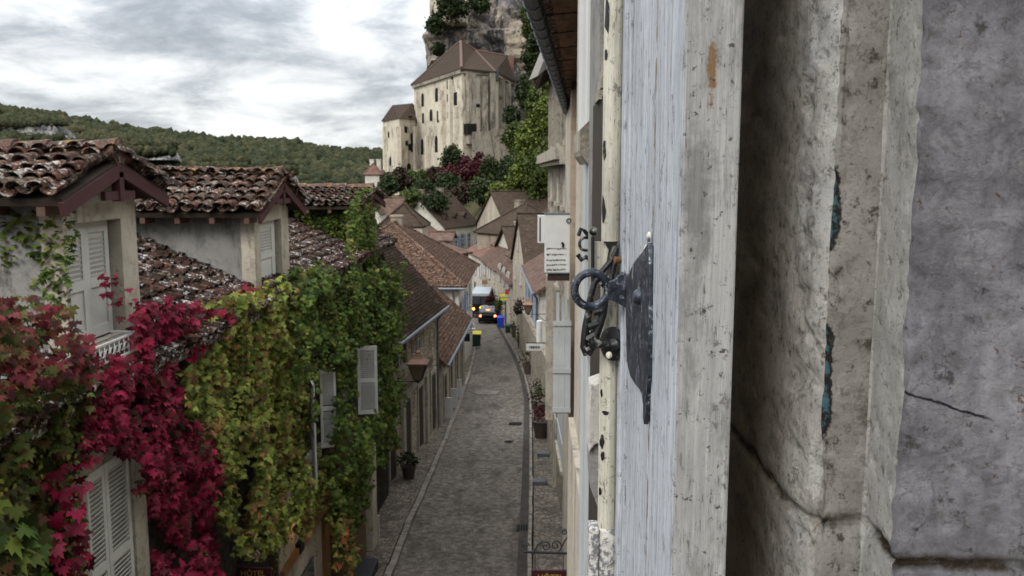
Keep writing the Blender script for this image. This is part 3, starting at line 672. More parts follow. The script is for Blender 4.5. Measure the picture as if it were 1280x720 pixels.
# locking rod
ry = W(763,360,X=.072).y; rx = .072; rr = 12.3/FP*ry
zt = gz(655,ry)
mb = MB(); mb.tube([(rx,ry,zt-.01),(rx,ry,.75)], rr, 24); rod = mb.build('locking_rod', M['rod'], sh, smooth=True)
mb = MB()    # chips of black primer where the enamel has gone: thin irregular flakes wrapped on the rod
rsx = random.Random(3)
for py, hh, ww, an in ((22,.034,.5,-2.85),(70,.012,.3,-2.9),(188,.020,.35,-2.95),(262,.030,.4,-2.95),(512,.004,.5,-2.4),(548,.016,.45,-2.75),(565,.010,.35,-2.65),(488,.010,.25,-2.9),(610,.009,.3,-2.9)):
    z0 = gz(py, ry); pts = []
    for k in range(12):
        a = 2*math.pi*k/12; q = rsx.uniform(.65,1.1); th = an+.42+math.cos(a)*ww*.75*q; zz = z0+math.sin(a)*hh*.5*q
        pts.append((rx+math.cos(th)*(rr+.0006), ry+math.sin(th)*(rr+.0006), zz))
    c_ = (rx+math.cos(an+.42)*(rr+.0008), ry+math.sin(an+.42)*(rr+.0008), z0)
    mb = MB(); mb.add(pts+[c_], [(k, (k+1) % 12, 12) for k in range(12)]); mb.build('paint_chip', M['blackiron'], rod)
# flaking socket the rod slides into
w0 = gz(655,ry); mb = MB()
for x_, y_, s_ in ((rx,ry,1.),): mb.tube([(x_,y_,-1.),(x_,y_,w0-.01),(x_,y_,w0)], [rr*1.45,rr*1.3,rr*1.12], 14)
mb.box(rx-rr*1.95,rx-rr*.9,ry-.012,ry+.012,-1.,w0+.001); mb.box(rx+.7*rr,rx+1.5*rr,ry-.010,ry+.014,-1.,w0+.012)
mb.build('rod_socket', M['flake'], sh, bevel=.002)
# latch plate: half shield screwed on the face
def sy(px, py): p = W(px, py, X=SX-.003); return (p.y, p.z)
outl = [(811,303),(812,330),(812,400),(811,470),(809,492),(808.5,505),(808,518),(805.5,531),(804,522),(804.5,506),(803,494),(800,487),(794,480),(788,470),(785,457),(783.5,440),(783,400),(783,372),(784,355),(786.5,342),(791,331),(797,322),(804,314),(808,307)]
pl = [(SX-.0035, *sy(a,b)) for a, b in outl]
mb = MB(); mb.slab(pl, .0035, (-1,0,0)); plate = mb.build('latch_plate', M['latch'], sh, bevel=.0008)
mb = MB(); p = W(797,371,X=SX-.005); mb.lathe((SX-.0035,p.y,p.z), [(.0062,0),(.006,.002),(.0045,.0042),(.0018,.0052),(0,.0055)], (-1,0,0), 16); mb.build('rivet', M['latch'], plate, smooth=True)
for a_, b_ in ((808,296),(805,312),(806,514),(786,452)):
    p = W(a_,b_,X=SX-.003); mb = MB(); mb.lathe((SX-.0005,p.y,p.z), [(.0038,0),(.0034,.0016),(.0012,.0026),(0,.0027)], (-1,0,0), 12); mb.build('screw', M['flake'], plate, smooth=True)
# ring pull on its flared arm, standing out from the plate hinge
RY = .775
c_ = W(739,362,Y=RY); Rr = 21.5/FP*RY; mb = MB(); mb.torus(c_, (.22,-1,.06), Rr, 5.2/FP*RY, 40, 12)
ring = mb.build('ring_pull', M['latch'], sh, smooth=True)
A = [W(a,b,Y=RY-.003) for a, b in ((761,352),(768,350),(778,340),(783,343),(783,386),(776,381),(766,376),(759,374))]
mb = MB(); mb.slab(A, .006, (0,-1,0)); mb.tube([W(783.5,338,Y=.79), W(783.5,388,Y=.79)], .0022, 10)
mb.bar(W(783,345,Y=.786), W(792,352,Y=.74), .006, .006); mb.build('ring_arm', M['latch'], sh, bevel=.001)
# perforated lever handle curving down behind the ring
LY = .808
cen = [(770,312,5),(764,330,6),(756,350,9),(750,368,11),(745,388,12),(741,408,11),(738,424,9),(736,436,8),(734,444,5)]
Lp = [W(a-r_,b,Y=LY) for a, b, r_ in cen]+[W(a+r_*.75,b,Y=LY) for a, b, r_ in reversed(cen)]
# openings: built as two cheeks plus bridges so one sees through the slots
mb = MB()
def cheek(pts, wpx): mb.tube([W(a,b,Y=LY) for a, b in pts], [w_*1.25/FP*LY for w_ in wpx], 8)
cheek([(771,310),(764,326),(752,340),(743,354),(738,372),(736,390),(733,405),(731,420),(730,434),(733,444)], [2.5,3,3,3.2,3.4,3.6,4,4,4,3])
cheek([(771,310),(768,330),(764,348),(759,362),(756,378),(754,392),(750,405),(745,418),(742,430),(736,444)], [2.5,3,3,3,3.6,3.8,4,4.4,4.4,3])
for q in ([(762,346),(750,356)],[(757,374),(740,384)],[(753,388),(742,390)],[(748,404),(735,408)],[(744,418),(733,424)],[(741,434),(733,438)]): cheek(q, [2.6,4.2] if q[0][1] < 380 else [4.6,4.6])
mb.build('lever_handle', M['blackiron'], sh, smooth=True)
p0, p1 = W(737,429,Y=LY-.004), W(762,430,Y=LY-.002); mb = MB(); mb.tube([p0,p1], 6.2/FP*LY, 16)
pin = mb.build('handle_pin', M['blackiron'], sh, smooth=True)
p = W(765,430,Y=LY-.001); ax = Vector((-.75,-.62,.05)).normalized()
mb = MB(); mb.lathe(p-ax*.003, [(0,0),(.0155,0),(.0163,.0015),(.0155,.004),(.009,.0055),(0,.006)], ax, 24); mb.build('rose_plate', M['blackiron'], pin, smooth=True)
p = W(768,431,Y=LY-.010); mb = MB(); mb.lathe(p, [(0,-.004),(.0055,-.002),(.006,.001),(.003,.004),(0,.005)], ax, 14); mb.build('bolt', M['blackiron'], pin, smooth=True)
p = W(761,444,Y=LY-.012); mb = MB(); mb.lathe(p, [(0,-.002),(.0034,-.001),(.003,.001),(0,.002)], ax, 10); mb.build('paint_flake', M['rod'], pin, smooth=True)
# cream striker plate bent out from the rod, black stop post with ball head
YK = .815
mb = MB(); mb.slab([W(a,b,Y=YK) for a, b in ((742,302),(772,303),(765,322),(756,348),(749,360),(742,360))], .003, (0,-1,0)); mb.build('striker_plate', M['rod'], sh, bevel=.0005)
mb = MB(); mb.slab([W(a,b,Y=YK-.002) for a, b in ((754,302),(773,302),(770,307),(766,306),(762,316),(758,330),(761,312))], .002, (0,-1,0)); mb.build('striker_rim', M['blackiron'], sh)
p0, p1 = W(741,352,Y=YK-.006), W(741,296,Y=YK-.006); mb = MB(); mb.tube([p0,p1], .0017, 8); post = mb.build('stop_post', M['blackiron'], sh)
p = W(742,289,Y=YK-.006); r_ = 5.6/FP*YK
mb = MB(); mb.lathe(p, [(r_*math.sin(a), -r_*math.cos(a)) for a in [math.pi*k/10 for k in range(11)]], (0,0,1), 16); mb.build('ball_head', M['blackiron'], post, smooth=True)
mb = MB(); mb.lathe(W(771,325,Y=.80), [(0,-.003),(.003,-.003),(.0034,.002),(0,.003)], (-1,-.3,0), 12); mb.build('rusty_nut', m_plain('rust', (.13,.065,.028), .9, scale=120), sh, smooth=True)
# the neighbour's shutter catch, further along the same facade
ct = thing('shutter_catch', 'small blurred black iron shutter catch with ring on the wall behind the foreground latch', 'shutter catch', W(731,310,Y=2.3))
CY = 2.3; mb = MB(); mb.torus(W(732,305,Y=CY), (.2,-1,.1), 8/FP*CY, 1.9/FP*CY, 24, 8); mb.build('ring', M['blackiron'], ct, smooth=True)
mb = MB(); mb.slab([W(a,b,Y=CY-.003) for a, b in ((738,300),(750,288),(751,310),(739,311))], .01, (0,-1,0)); mb.tube([W(723,295,Y=CY),W(726,286,Y=CY),W(731,289,Y=CY),W(738,298,Y=CY)], .006, 6); mb.tube([W(722,318,Y=CY),W(727,325,Y=CY),W(732,321,Y=CY),W(740,326,Y=CY)], .007, 6); mb.bar(W(739,285,Y=CY), W(739,328,Y=CY), .008, .008, (1,0,0)); mb.build('bracket', M['blackiron'], ct, smooth=True)
# ------------------------------------------------------------------ GROUND, ROAD, PAVEMENTS
def zr(Y): return -8.2-.07*min(Y, 100.)-.03*max(0, Y-100)
def yroad(py):      # distance at which the road shows on row py (px ~ 620)
    lo, hi = 5., 400.
    for _ in range(50):
        m = (lo+hi)/2
        if gz(py, m, 620) > zr(m): hi = m
        else: lo = m
    # gz decreases with Y: find where they meet
    return (lo+hi)/2
def yroad(py):
    best = None
    for k in range(80, 3000):
        Y = k*.1
        if gz(py, Y, 620) <= zr(Y): return Y
    return 300.
RT = []
for py, a, b in ((720,486,659),(660,514,661),(600,540,662),(550,560,662),(500,578,662),(470,588,655),(445,594,645),(425,596,634),(408,594,624),(396,586,617),(386,572,608)):
    Y = yroad(py); RT.append((Y, gx(a, Y) if False else W(a, py, Y=Y).x, W(b, py, Y=Y).x))
RT[0] = (RT[0][0], RT[0][1]+.12, RT[0][2]); RT = [(0., RT[0][1]+.15, RT[0][2]+.05), (10., RT[0][1]+.1, RT[0][2])]+RT
RT.append((RT[-1][0]+14, RT[-1][1]-6, RT[-1][2]-4.)); RT.append((RT[-1][0]+14, RT[-1][1]-9, RT[-1][2]-8.))
def roadx(Y):
    for i in range(len(RT)-1):
        if RT[i][0] <= Y <= RT[i+1][0]:
            f = (Y-RT[i][0])/(RT[i+1][0]-RT[i][0]); return tuple(RT[i][k]+(RT[i+1][k]-RT[i][k])*f for k in (1,2))
    return RT[-1][1:] if Y > RT[-1][0] else RT[0][1:]
def strip(name, fl, fr, mat, dz, Y0=-6., Y1=None, n=140, nx=1, th=0.):
    Y1 = Y1 or RT[-1][0]; V = []; Fq = []
    for i in range(n+1):
        Y = Y0+(Y1-Y0)*i/n; a, b = fl(Y), fr(Y)
        for k in range(nx+1): V.append((a+(b-a)*k/nx, Y, zr(Y)+dz+(.012*mn.noise(Vector((a+(b-a)*k/nx, Y, 0))*1.3) if nx > 1 else 0)))
    for i in range(n):
        for k in range(nx): q = i*(nx+1)+k; Fq.append((q, q+1, q+nx+2, q+nx+1))
    if th:
        b = len(V); V += [(x, y, z-th) for x, y, z in V]
        for i in range(n):
            q = i*(nx+1); Fq.append((q, q+nx+1, b+q+nx+1, b+q)); q2 = q+nx; Fq.append((q2, b+q2, b+q2+nx+1, q2+nx+1))
    me = bpy.data.meshes.new(name); me.from_pydata(V, [], Fq); me.update(); o = link(name, me, mat); return struct(o)
def FL(Y): return roadx(Y)[0]-.75-.25*smooth(20,40,Y)      # foot of the left facades
def tz(x, y):
    z = zr(min(y, 112.))
    if y > 112:
        a = z+(min(y, 260)-112)*.10
        b = z+min((y-112)*.55, 17)
        f = smooth(-16, -2, x); z = a+(b-a)*f
        z += 5.*smooth(150, 190, y)*smooth(-48, -34, x)*(1-f)
    if x > 7: z += (x-7)*.85*smooth(7, 14, x) if x < 45 else 38*.85
    if x < -16: z -= (-16-x)*.28*(1-.0*y) if x > -140 else 124*.28
    return z
V = []; Fq = []; xs = np.unique(np.concatenate([np.linspace(-700,-40,34), np.linspace(-40,60,81), np.linspace(60,400,18)])); ys = np.unique(np.concatenate([np.linspace(-60,260,130), np.linspace(260,1000,25)]))
for y in ys:
    for x in xs: V.append((x, y, tz(x, y)-.12+(mn.noise(Vector((x,y,0))*.2)*.7 if (y > 118 or x > 8 or x < -20) else 0)))
nx_ = len(xs)
for j in range(len(ys)-1):
    for i in range(nx_-1): q = j*nx_+i; Fq.append((q, q+1, q+nx_+1, q+nx_))
me = bpy.data.meshes.new('ground'); me.from_pydata(V, [], Fq); me.update(); struct(link('ground', me, M['ground']))
strip('road', lambda Y: roadx(Y)[0], lambda Y: roadx(Y)[1], M['road'], .0, nx=8)
strip('kerb_shade', lambda Y: roadx(Y)[1]-.26, lambda Y: roadx(Y)[1]-.02, m_wall('dark kerb shade', (.075,.068,.06), (.045,.04,.036), 2.), .016)  # dark strip: shading beside the right kerb put into its colour
strip('pavement', lambda Y: FL(Y)-1.6, lambda Y: roadx(Y)[0]-.2, M['pave'], .10, th=.2)
strip('pavement', lambda Y: roadx(Y)[1]+.14, lambda Y: roadx(Y)[1]+3.4, M['pave'], .10, th=.2)
def kerb(side, w_, label):
    mb = MB(); Y = -6.; rs = random.Random(side)
    while Y < RT[-1][0]-1:
        L = rs.uniform(.55, 1.15); Y2 = Y+L-.025
        xa, xb = (roadx(Y)[0], roadx(Y2)[0]) if side == 0 else (roadx(Y)[1], roadx(Y2)[1])
        s_ = -1 if side == 0 else 1; j = rs.uniform(-.012,.012); h_ = .115+rs.uniform(-.01,.01)
        mb.slab([(xa+j,Y,zr(Y)+h_),(xb+j,Y2,zr(Y2)+h_),(xb+j+s_*w_,Y2,zr(Y2)+h_),(xa+j+s_*w_,Y,zr(Y)+h_)][::(1 if side else 1)], .25, (0,0,1))
        Y += L
    return struct(mb.build('kerb', M['kerb'], bevel=.012))
kerb(0, .17, ''); kerb(1, .10, '')
# patch, manholes, drain
def ground_patch(name, px, py, wx, wy, mat, dz=.02, kind='structure', label=None, cat=None, n=14):
    Y = yroad(py); c = W(px, py, Y=Y); rs = random.Random(px); pts = []
    for k in range(n):
        a = 6.283*k/n; q = rs.uniform(.75,1.1) if n > 8 else 1.
        y = Y+math.sin(a)*wy*q; pts.append((c.x+math.cos(a)*wx*q, y, zr(y)+dz))
    mb = MB(); mb.slab(pts, .01, (0,0,1)); o = mb.build(name, mat)
    if label: tag(o, label, cat)
    else: struct(o)
    return o
ground_patch('road_patch', 608, 491, .75, .75, m_wall('pale repair', (.24,.22,.19), (.15,.135,.12), 2.), label=None)
ground_patch('manhole_cover', 645, 530, .34, .34, M['nearblack'], .022, label='round iron manhole cover in the road near the pavement edge', cat='manhole cover')
ground_patch('manhole_cover', 636, 553, .2, .2, M['nearblack'], .022, label='small dark iron cover in the road, nearer than the big round manhole', cat='manhole cover')
Y = yroad(661); c_ = W(659, 661, Y=Y); mb = MB()
mb.box(c_.x-.3, c_.x+.3, Y-.24, Y+.24, zr(Y)+.0, zr(Y)+.028); g_ = thing('street_drain', 'black iron drain grate across the right kerb', 'drain', (c_.x, Y, zr(Y)))
mb.build('drain_frame', M['nearblack'], g_)
mb = MB(); 
for k in range(8): mb.box(c_.x-.27+k*.07, c_.x-.255+k*.07, Y-.2, Y+.2, zr(Y)+.03, zr(Y)+.045)
mb.build('grate', M['iron'], g_)
# ------------------------------------------------------------------ HOUSE BUILDER
def part(mb, name, mat, t, **k): return mb.build(name, mat, t, local=True, **k)
def slabroof(t, W_, D, h, rise, kind, mat, ov, tiles, th=.14, seed=1, ridge=True, frac=.5):
    """returns roof object; planes: list of (O,e,s,ne,ns,shrink0,shrink1)"""
    mb = MB(); planes = []; x0, x1, y0, y1 = -ov, W_+ov, -ov, D+ov
    if kind == 'gable_x':
        yr = D*frac; k1 = rise/yr; k2 = rise/(D-yr); zf = h-ov*k1; zb = h-ov*k2; zr_ = h+rise
        A, B, C_, D_ = Vector((x0,y0,zf)), Vector((x1,y0,zf)), Vector((x1,yr,zr_)), Vector((x0,yr,zr_))
        E, G = Vector((x1,y1,zb)), Vector((x0,y1,zb))
        mb.slab([A,B,C_,D_], th); mb.slab([D_,C_,E,G], th); planes = [(A,B-A,D_-A,0,0),(E,G-E,C_-E,0,0)]; rd = [(D_,C_)]
    elif kind == 'gable_y':
        xr = W_*frac; k1 = rise/xr; k2 = rise/(W_-xr); zl = h-ov*k1; zq = h-ov*k2; zr_ = h+rise
        A, B, C_, D_ = Vector((x0,y1,zl)), Vector((x0,y0,zl)), Vector((xr,y0,zr_)), Vector((xr,y1,zr_))
        E, G = Vector((x1,y0,zq)), Vector((x1,y1,zq))
        mb.slab([A,B,C_,D_], th); mb.slab([D_,C_,E,G], th); planes = [(A,B-A,D_-A,0,0),(E,G-E,C_-E,0,0)]; rd = [(C_,D_)]
    else:
        k = rise/(D/2) if W_ >= D else rise/(W_/2); z0 = h-ov*k; zr_ = h+rise
        if W_ >= D: rr_ = (D/2+ov); P, Q = Vector((x0+rr_,D/2,zr_)), Vector((x1-rr_,D/2,zr_))
        else: rr_ = (W_/2+ov); P, Q = Vector((W_/2,y0+rr_,zr_)), Vector((W_/2,y1-rr_,zr_))
        a, b, c, d = Vector((x0,y0,z0)), Vector((x1,y0,z0)), Vector((x1,y1,z0)), Vector((x0,y1,z0))
        if W_ >= D:
            if (Q-P).length < .05: Q = P+Vector((.05,0,0))
            fs = [(a,b,Q,P),(b,c,Q),(c,d,P,Q),(d,a,P)]
        else: fs = [(a,b,P),(b,c,Q,P),(c,d,Q),(d,a,P,Q)]
        for f in fs:
            mb.slab(list(f), th)
            e = f[1]-f[0]; n = e.cross(f[2]-f[1]); s_ = n.cross(e).normalized(); L = (f[2]-f[0]).dot(s_)
            sh0 = (f[-1]-f[0]).dot(e.normalized())/L; sh1 = (f[1]-f[2]).dot(e.normalized())/L
            planes.append((f[0], e, s_*L, sh0, sh1))
        rd = [(P,Q),(a,P),(d,P),(b,Q),(c,Q)] if W_ >= D else [(P,Q),(a,P),(b,P),(c,Q),(d,Q)]
    ro = part(mb, 'roof', mat, t)
    if tiles:
        VV, FF = [], []; b = 0
        for i, (O, e, s_, s0, s1) in enumerate(planes):
            if i in tiles['skip']: continue
            nn = e.cross(s_).normalized(); nn = nn if nn.z > 0 else -nn
            v, f = (flat_np(O+nn*.004, e, s_, e.length, s_.length, tw=tiles['w'], ex=tiles['h'], shrink0=s0, shrink1=s1, seed=seed+i, th=tiles.get('th', .014)) if tiles['k'] == 'flat' else
                    canal_np(O+nn*.004, e, s_, e.length, s_.length, seed=seed+i))
            VV.append(v); FF.append(f+b); b += len(v)
        if VV: link('roof_tiles', np_mesh('roof_tiles', np.vstack(VV), np.vstack(FF)), mat, ro)
    if ridge:
        m2 = MB(); rs = random.Random(seed)
        for P, Q in rd:
            L = (Q-P).length; n = max(1, int(L/.38)); dq = (Q-P)/n
            for k in range(n):
                a = P+dq*k+Vector((0,0,.02+rs.uniform(-.008,.012))); m2.tube([a, a+dq*1.06], [.11,.095], 7)
        part(m2, 'ridge_tiles', mat, ro)
    return ro
def house(label, p0, p1, D, zg, ze, rise, kind='gable_x', wall='fw1', roof='fr1', ov=.35, wins=(), chim=(), name='house', tiles=None, gutter=None, seed=1, group=None, gmat='zinc', frac=.5, ridge=True, cat='house'):
    p0, p1 = Vector((p0[0],p0[1],0)), Vector((p1[0],p1[1],0)); dl = p1-p0; W_ = dl.length; rz = math.atan2(dl.y, dl.x)
    t = thing(name, label, cat, (p0.x, p0.y, zg), rz, group); h = ze-zg
    mb = MB(); o_ = .003
    if kind == 'gable_x':
        yr = D*frac; mb.add([(0,0,-2),(W_,0,-2),(W_,D,-2),(0,D,-2),(0,0,h),(W_,0,h),(W_,D,h),(0,D,h),(0,yr,h+rise-.16),(W_,yr,h+rise-.16)],
            [(0,1,5,4),(1,2,6,9,5),(2,3,7,6),(3,0,4,8,7),(4,5,9,8),(6,7,8,9)])
    elif kind == 'gable_y':
        xr = W_*frac; mb.add([(0,0,-2),(W_,0,-2),(W_,D,-2),(0,D,-2),(0,0,h),(W_,0,h),(W_,D,h),(0,D,h),(xr,0,h+rise-.16),(xr,D,h+rise-.16)],
            [(0,1,5,8,4),(1,2,6,5),(2,3,7,9,6),(3,0,4,7),(5,6,9,8),(7,4,8,9)])
    else: mb.box(0,W_,0,D,-2,h-.05)
    part(mb, 'wall', M[wall], t)
    ro = slabroof(t, W_, D, h+.06, rise, kind, M[roof], ov, tiles, seed=seed, ridge=ridge, frac=frac)
    if gutter is not None:
        m2 = MB(); gzz = h+.06-ov*(rise/(D*frac))-.02 if kind == 'gable_x' else h-.1
        m2.tube([(-ov,-ov-.06,gzz-.03),(W_+ov,-ov-.06,gzz-.05)], .065, 8)
        g = part(m2, 'gutter', M[gmat], t)
        for u in gutter:
            m2 = MB(); m2.tube([(u,-ov-.06,gzz-.08),(u,-.1,gzz-.45),(u,-.07,gzz-.6),(u,-.07,.1)], .045, 8); part(m2, 'downpipe', M[gmat], g)
    for c in chim:
        x, y, wz, hz = c[:4]; m2 = MB(); m2.box(x-wz/2,x+wz/2,y-wz/2,y+wz/2,h,h+rise+hz); m2.box(x-wz/2-.06,x+wz/2+.06,y-wz/2-.06,y+wz/2+.06,h+rise+hz-.12,h+rise+hz+.003)
        ch = part(m2, 'chimney', M[c[4] if len(c) > 4 else 'fw3'], ro); m2 = MB()
        for k in (-1,1): m2.tube([(x+k*wz*.22,y,h+rise+hz),(x+k*wz*.22,y,h+rise+hz+.35)], [.1,.08], 8)
        part(m2, 'chimney_pot', M['bronze'], t) if False else None
    for wd in wins: window(t, W_, D, *wd)
    return t
def window(t, W_, D, face, u, z, w, hh, st='plain', shut='whitepaint'):
    fr = {'f': (Vector((0,0,0)), Vector((1,0,0)), Vector((0,-1,0))), 'b': (Vector((W_,D,0)), Vector((-1,0,0)), Vector((0,1,0))),
          'l': (Vector((0,D,0)), Vector((0,-1,0)), Vector((-1,0,0))), 'r': (Vector((W_,0,0)), Vector((0,1,0)), Vector((1,0,0)))}[face]
    O, e, n = fr; Z = Vector((0,0,1)); P = lambda a, b, o: O+e*a+Z*b+n*o
    def bx(m, a0, a1, b0, b1, o0, o1): m.obox(P((a0+a1)/2,(b0+b1)/2,(o0+o1)/2), e*abs(a1-a0)/2, Z*abs(b1-b0)/2, n*abs(o1-o0)/2)
    a0, a1 = u-w/2, u+w/2; m = MB(); s_ = .13
    tr = 'stonetrim'
    if st == 'arch':
        m.slab([P(a0,z,.03)]+[P(a1,z,.03)]+[P(u+w/2*math.cos(k*math.pi/8), z+hh-w/2+w/2*math.sin(k*math.pi/8), .03) for k in range(9)], .06, n)
        part(m, 'window', M['glass'], t); return
    bx(m, a0-s_, a0, z, z+hh, -.05, .05); bx(m, a1, a1+s_, z, z+hh, -.05, .05); bx(m, a0-s_, a1+s_, z+hh, z+hh+s_*1.3, -.05, .052)
    if st != 'door': bx(m, a0-s_*1.2, a1+s_*1.2, z-.1, z, -.05, .12)
    f = part(m, 'door' if st == 'door' else 'window', M[tr], t)
    m = MB(); bx(m, a0, a1, z, z+hh, -.03, .006)
    part(m, 'pane' if st != 'door' else 'door_leaf', M['darkwood'] if st == 'door' else M['glass'], f)
    if st in ('plain','open'):
        m = MB(); bx(m, u-.03, u+.03, z, z+hh, .0, .024); bx(m, a0, a0+.05, z, z+hh, .0, .024); bx(m, a1-.05, a1, z, z+hh, .0, .024)
        for k in (1,2): bx(m, a0+.05, u-.03, z+hh*k/3-.02, z+hh*k/3+.02, 0, .022); bx(m, u+.03, a1-.05, z+hh*k/3-.02, z+hh*k/3+.02, 0, .022)
        part(m, 'window_frame', M['whitepaint'], f)
    if st == 'open':
        for q in (0,1):
            m = MB(); b0, b1 = (a0-s_-w/2, a0-s_-.01) if q == 0 else (a1+s_+.01, a1+s_+w/2); bx(m, b0, b1, z+.02, z+hh, .055, .095)
            for k in (.2,.8): bx(m, b0+.02, b1-.02, z+hh*k-.05, z+hh*k+.05, .095, .115)
            part(m, 'shutter', M[shut], f)
    if st == 'shut':
        for q in (0,1):
            m = MB(); b0, b1 = (a0, u-.006) if q == 0 else (u+.006, a1); bx(m, b0, b1, z+.02, z+hh, .01, .05)
            for k in (.2,.8): bx(m, b0+.02, b1-.02, z+hh*k-.05, z+hh*k+.05, .05, .07)
            part(m, 'shutter', M[shut], f)
def louvre(mb, P, w, h, e, n, th=.035):
    """louvred shutter: frame, mid rail and slats. P lower corner, e across, n outward"""
    Z = Vector((0,0,1)); P, e, n = Vector(P), Vector(e).normalized(), Vector(n).normalized(); c = lambda a, b: P+e*a+Z*b
    s_ = min(.07, w*.16)
    for a, b, ww, hh in ((s_/2,h/2,s_,h),(w-s_/2,h/2,s_,h),(w/2,.05,w-2*s_,.1),(w/2,h-.05,w-2*s_,.1),(w/2,h*.5,w-2*s_,.09)):
        mb.obox(c(a,b), e*ww/2, Z*hh/2, n*th/2)
    k = int(h/.055)
    for i in range(k):
        z = .11+(h-.22)*(i+.5)/k
        if abs(z-h*.5) < .06: continue
        ti = (Z*.026+n*.014); mb.obox(c(w/2,z)-n*.002, e*(w/2-s_), ti, n.cross(e)*0+ (n*.026-Z*.014).normalized()*.004)
# ------------------------------------------------------------------ L1: creeper-clad house with three dormers
LX = -4.5
zE = -1.9
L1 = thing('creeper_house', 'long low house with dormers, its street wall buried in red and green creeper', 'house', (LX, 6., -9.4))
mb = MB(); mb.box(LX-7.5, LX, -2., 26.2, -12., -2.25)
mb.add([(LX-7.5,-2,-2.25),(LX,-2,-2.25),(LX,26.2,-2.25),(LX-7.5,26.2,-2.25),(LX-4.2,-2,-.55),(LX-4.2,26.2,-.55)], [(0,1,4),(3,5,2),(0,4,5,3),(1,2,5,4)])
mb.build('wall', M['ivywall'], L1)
def mz(x): return -2.12+(LX+.3-x)*.45     # main roof surface height at x
mb = MB(); xr = LX-4.4
A, B, C_, D_ = (LX+.3,-2.2,mz(LX+.3)),(LX+.3,26.5,mz(LX+.3)),(xr,26.5,mz(xr)),(xr,-2.2,mz(xr))
mb.slab([A,B,C_,D_], .16); mb.slab([D_,C_,(xr-4,26.5,mz(xr)-1.7),(xr-4,-2.2,mz(xr)-1.7)], .16)
ro = mb.build('roof', M['canal2'], L1)
sl_ = Vector((-1,0,.45)).normalized(); nn = Vector((.45,0,1)).normalized()
v, f = canal_np(Vector((LX+.34,4.,mz(LX+.3)))+nn*.0, (0,1,0), sl_, 22.4, 4.7, seed=3, tw=.185, tl=.25, r=.085, jit=.03)
link('roof_tiles', np_mesh('roof_tiles', v-np.array(wloc(ro)), f), M['canal2'], ro)
mb = MB(); P = Vector((xr,4,mz(xr)+.02))
for k in range(56): a = P+Vector((0,.4*k,.02+random.uniform(-.015,.015))); mb.tube([a, a+Vector((0,.44,0))], [.125,.105], 8)
mb.build('ridge_tiles', M['canal'], ro)
M['rafend'] = m_plain('rafter ends', (.09,.05,.035), scale=9)
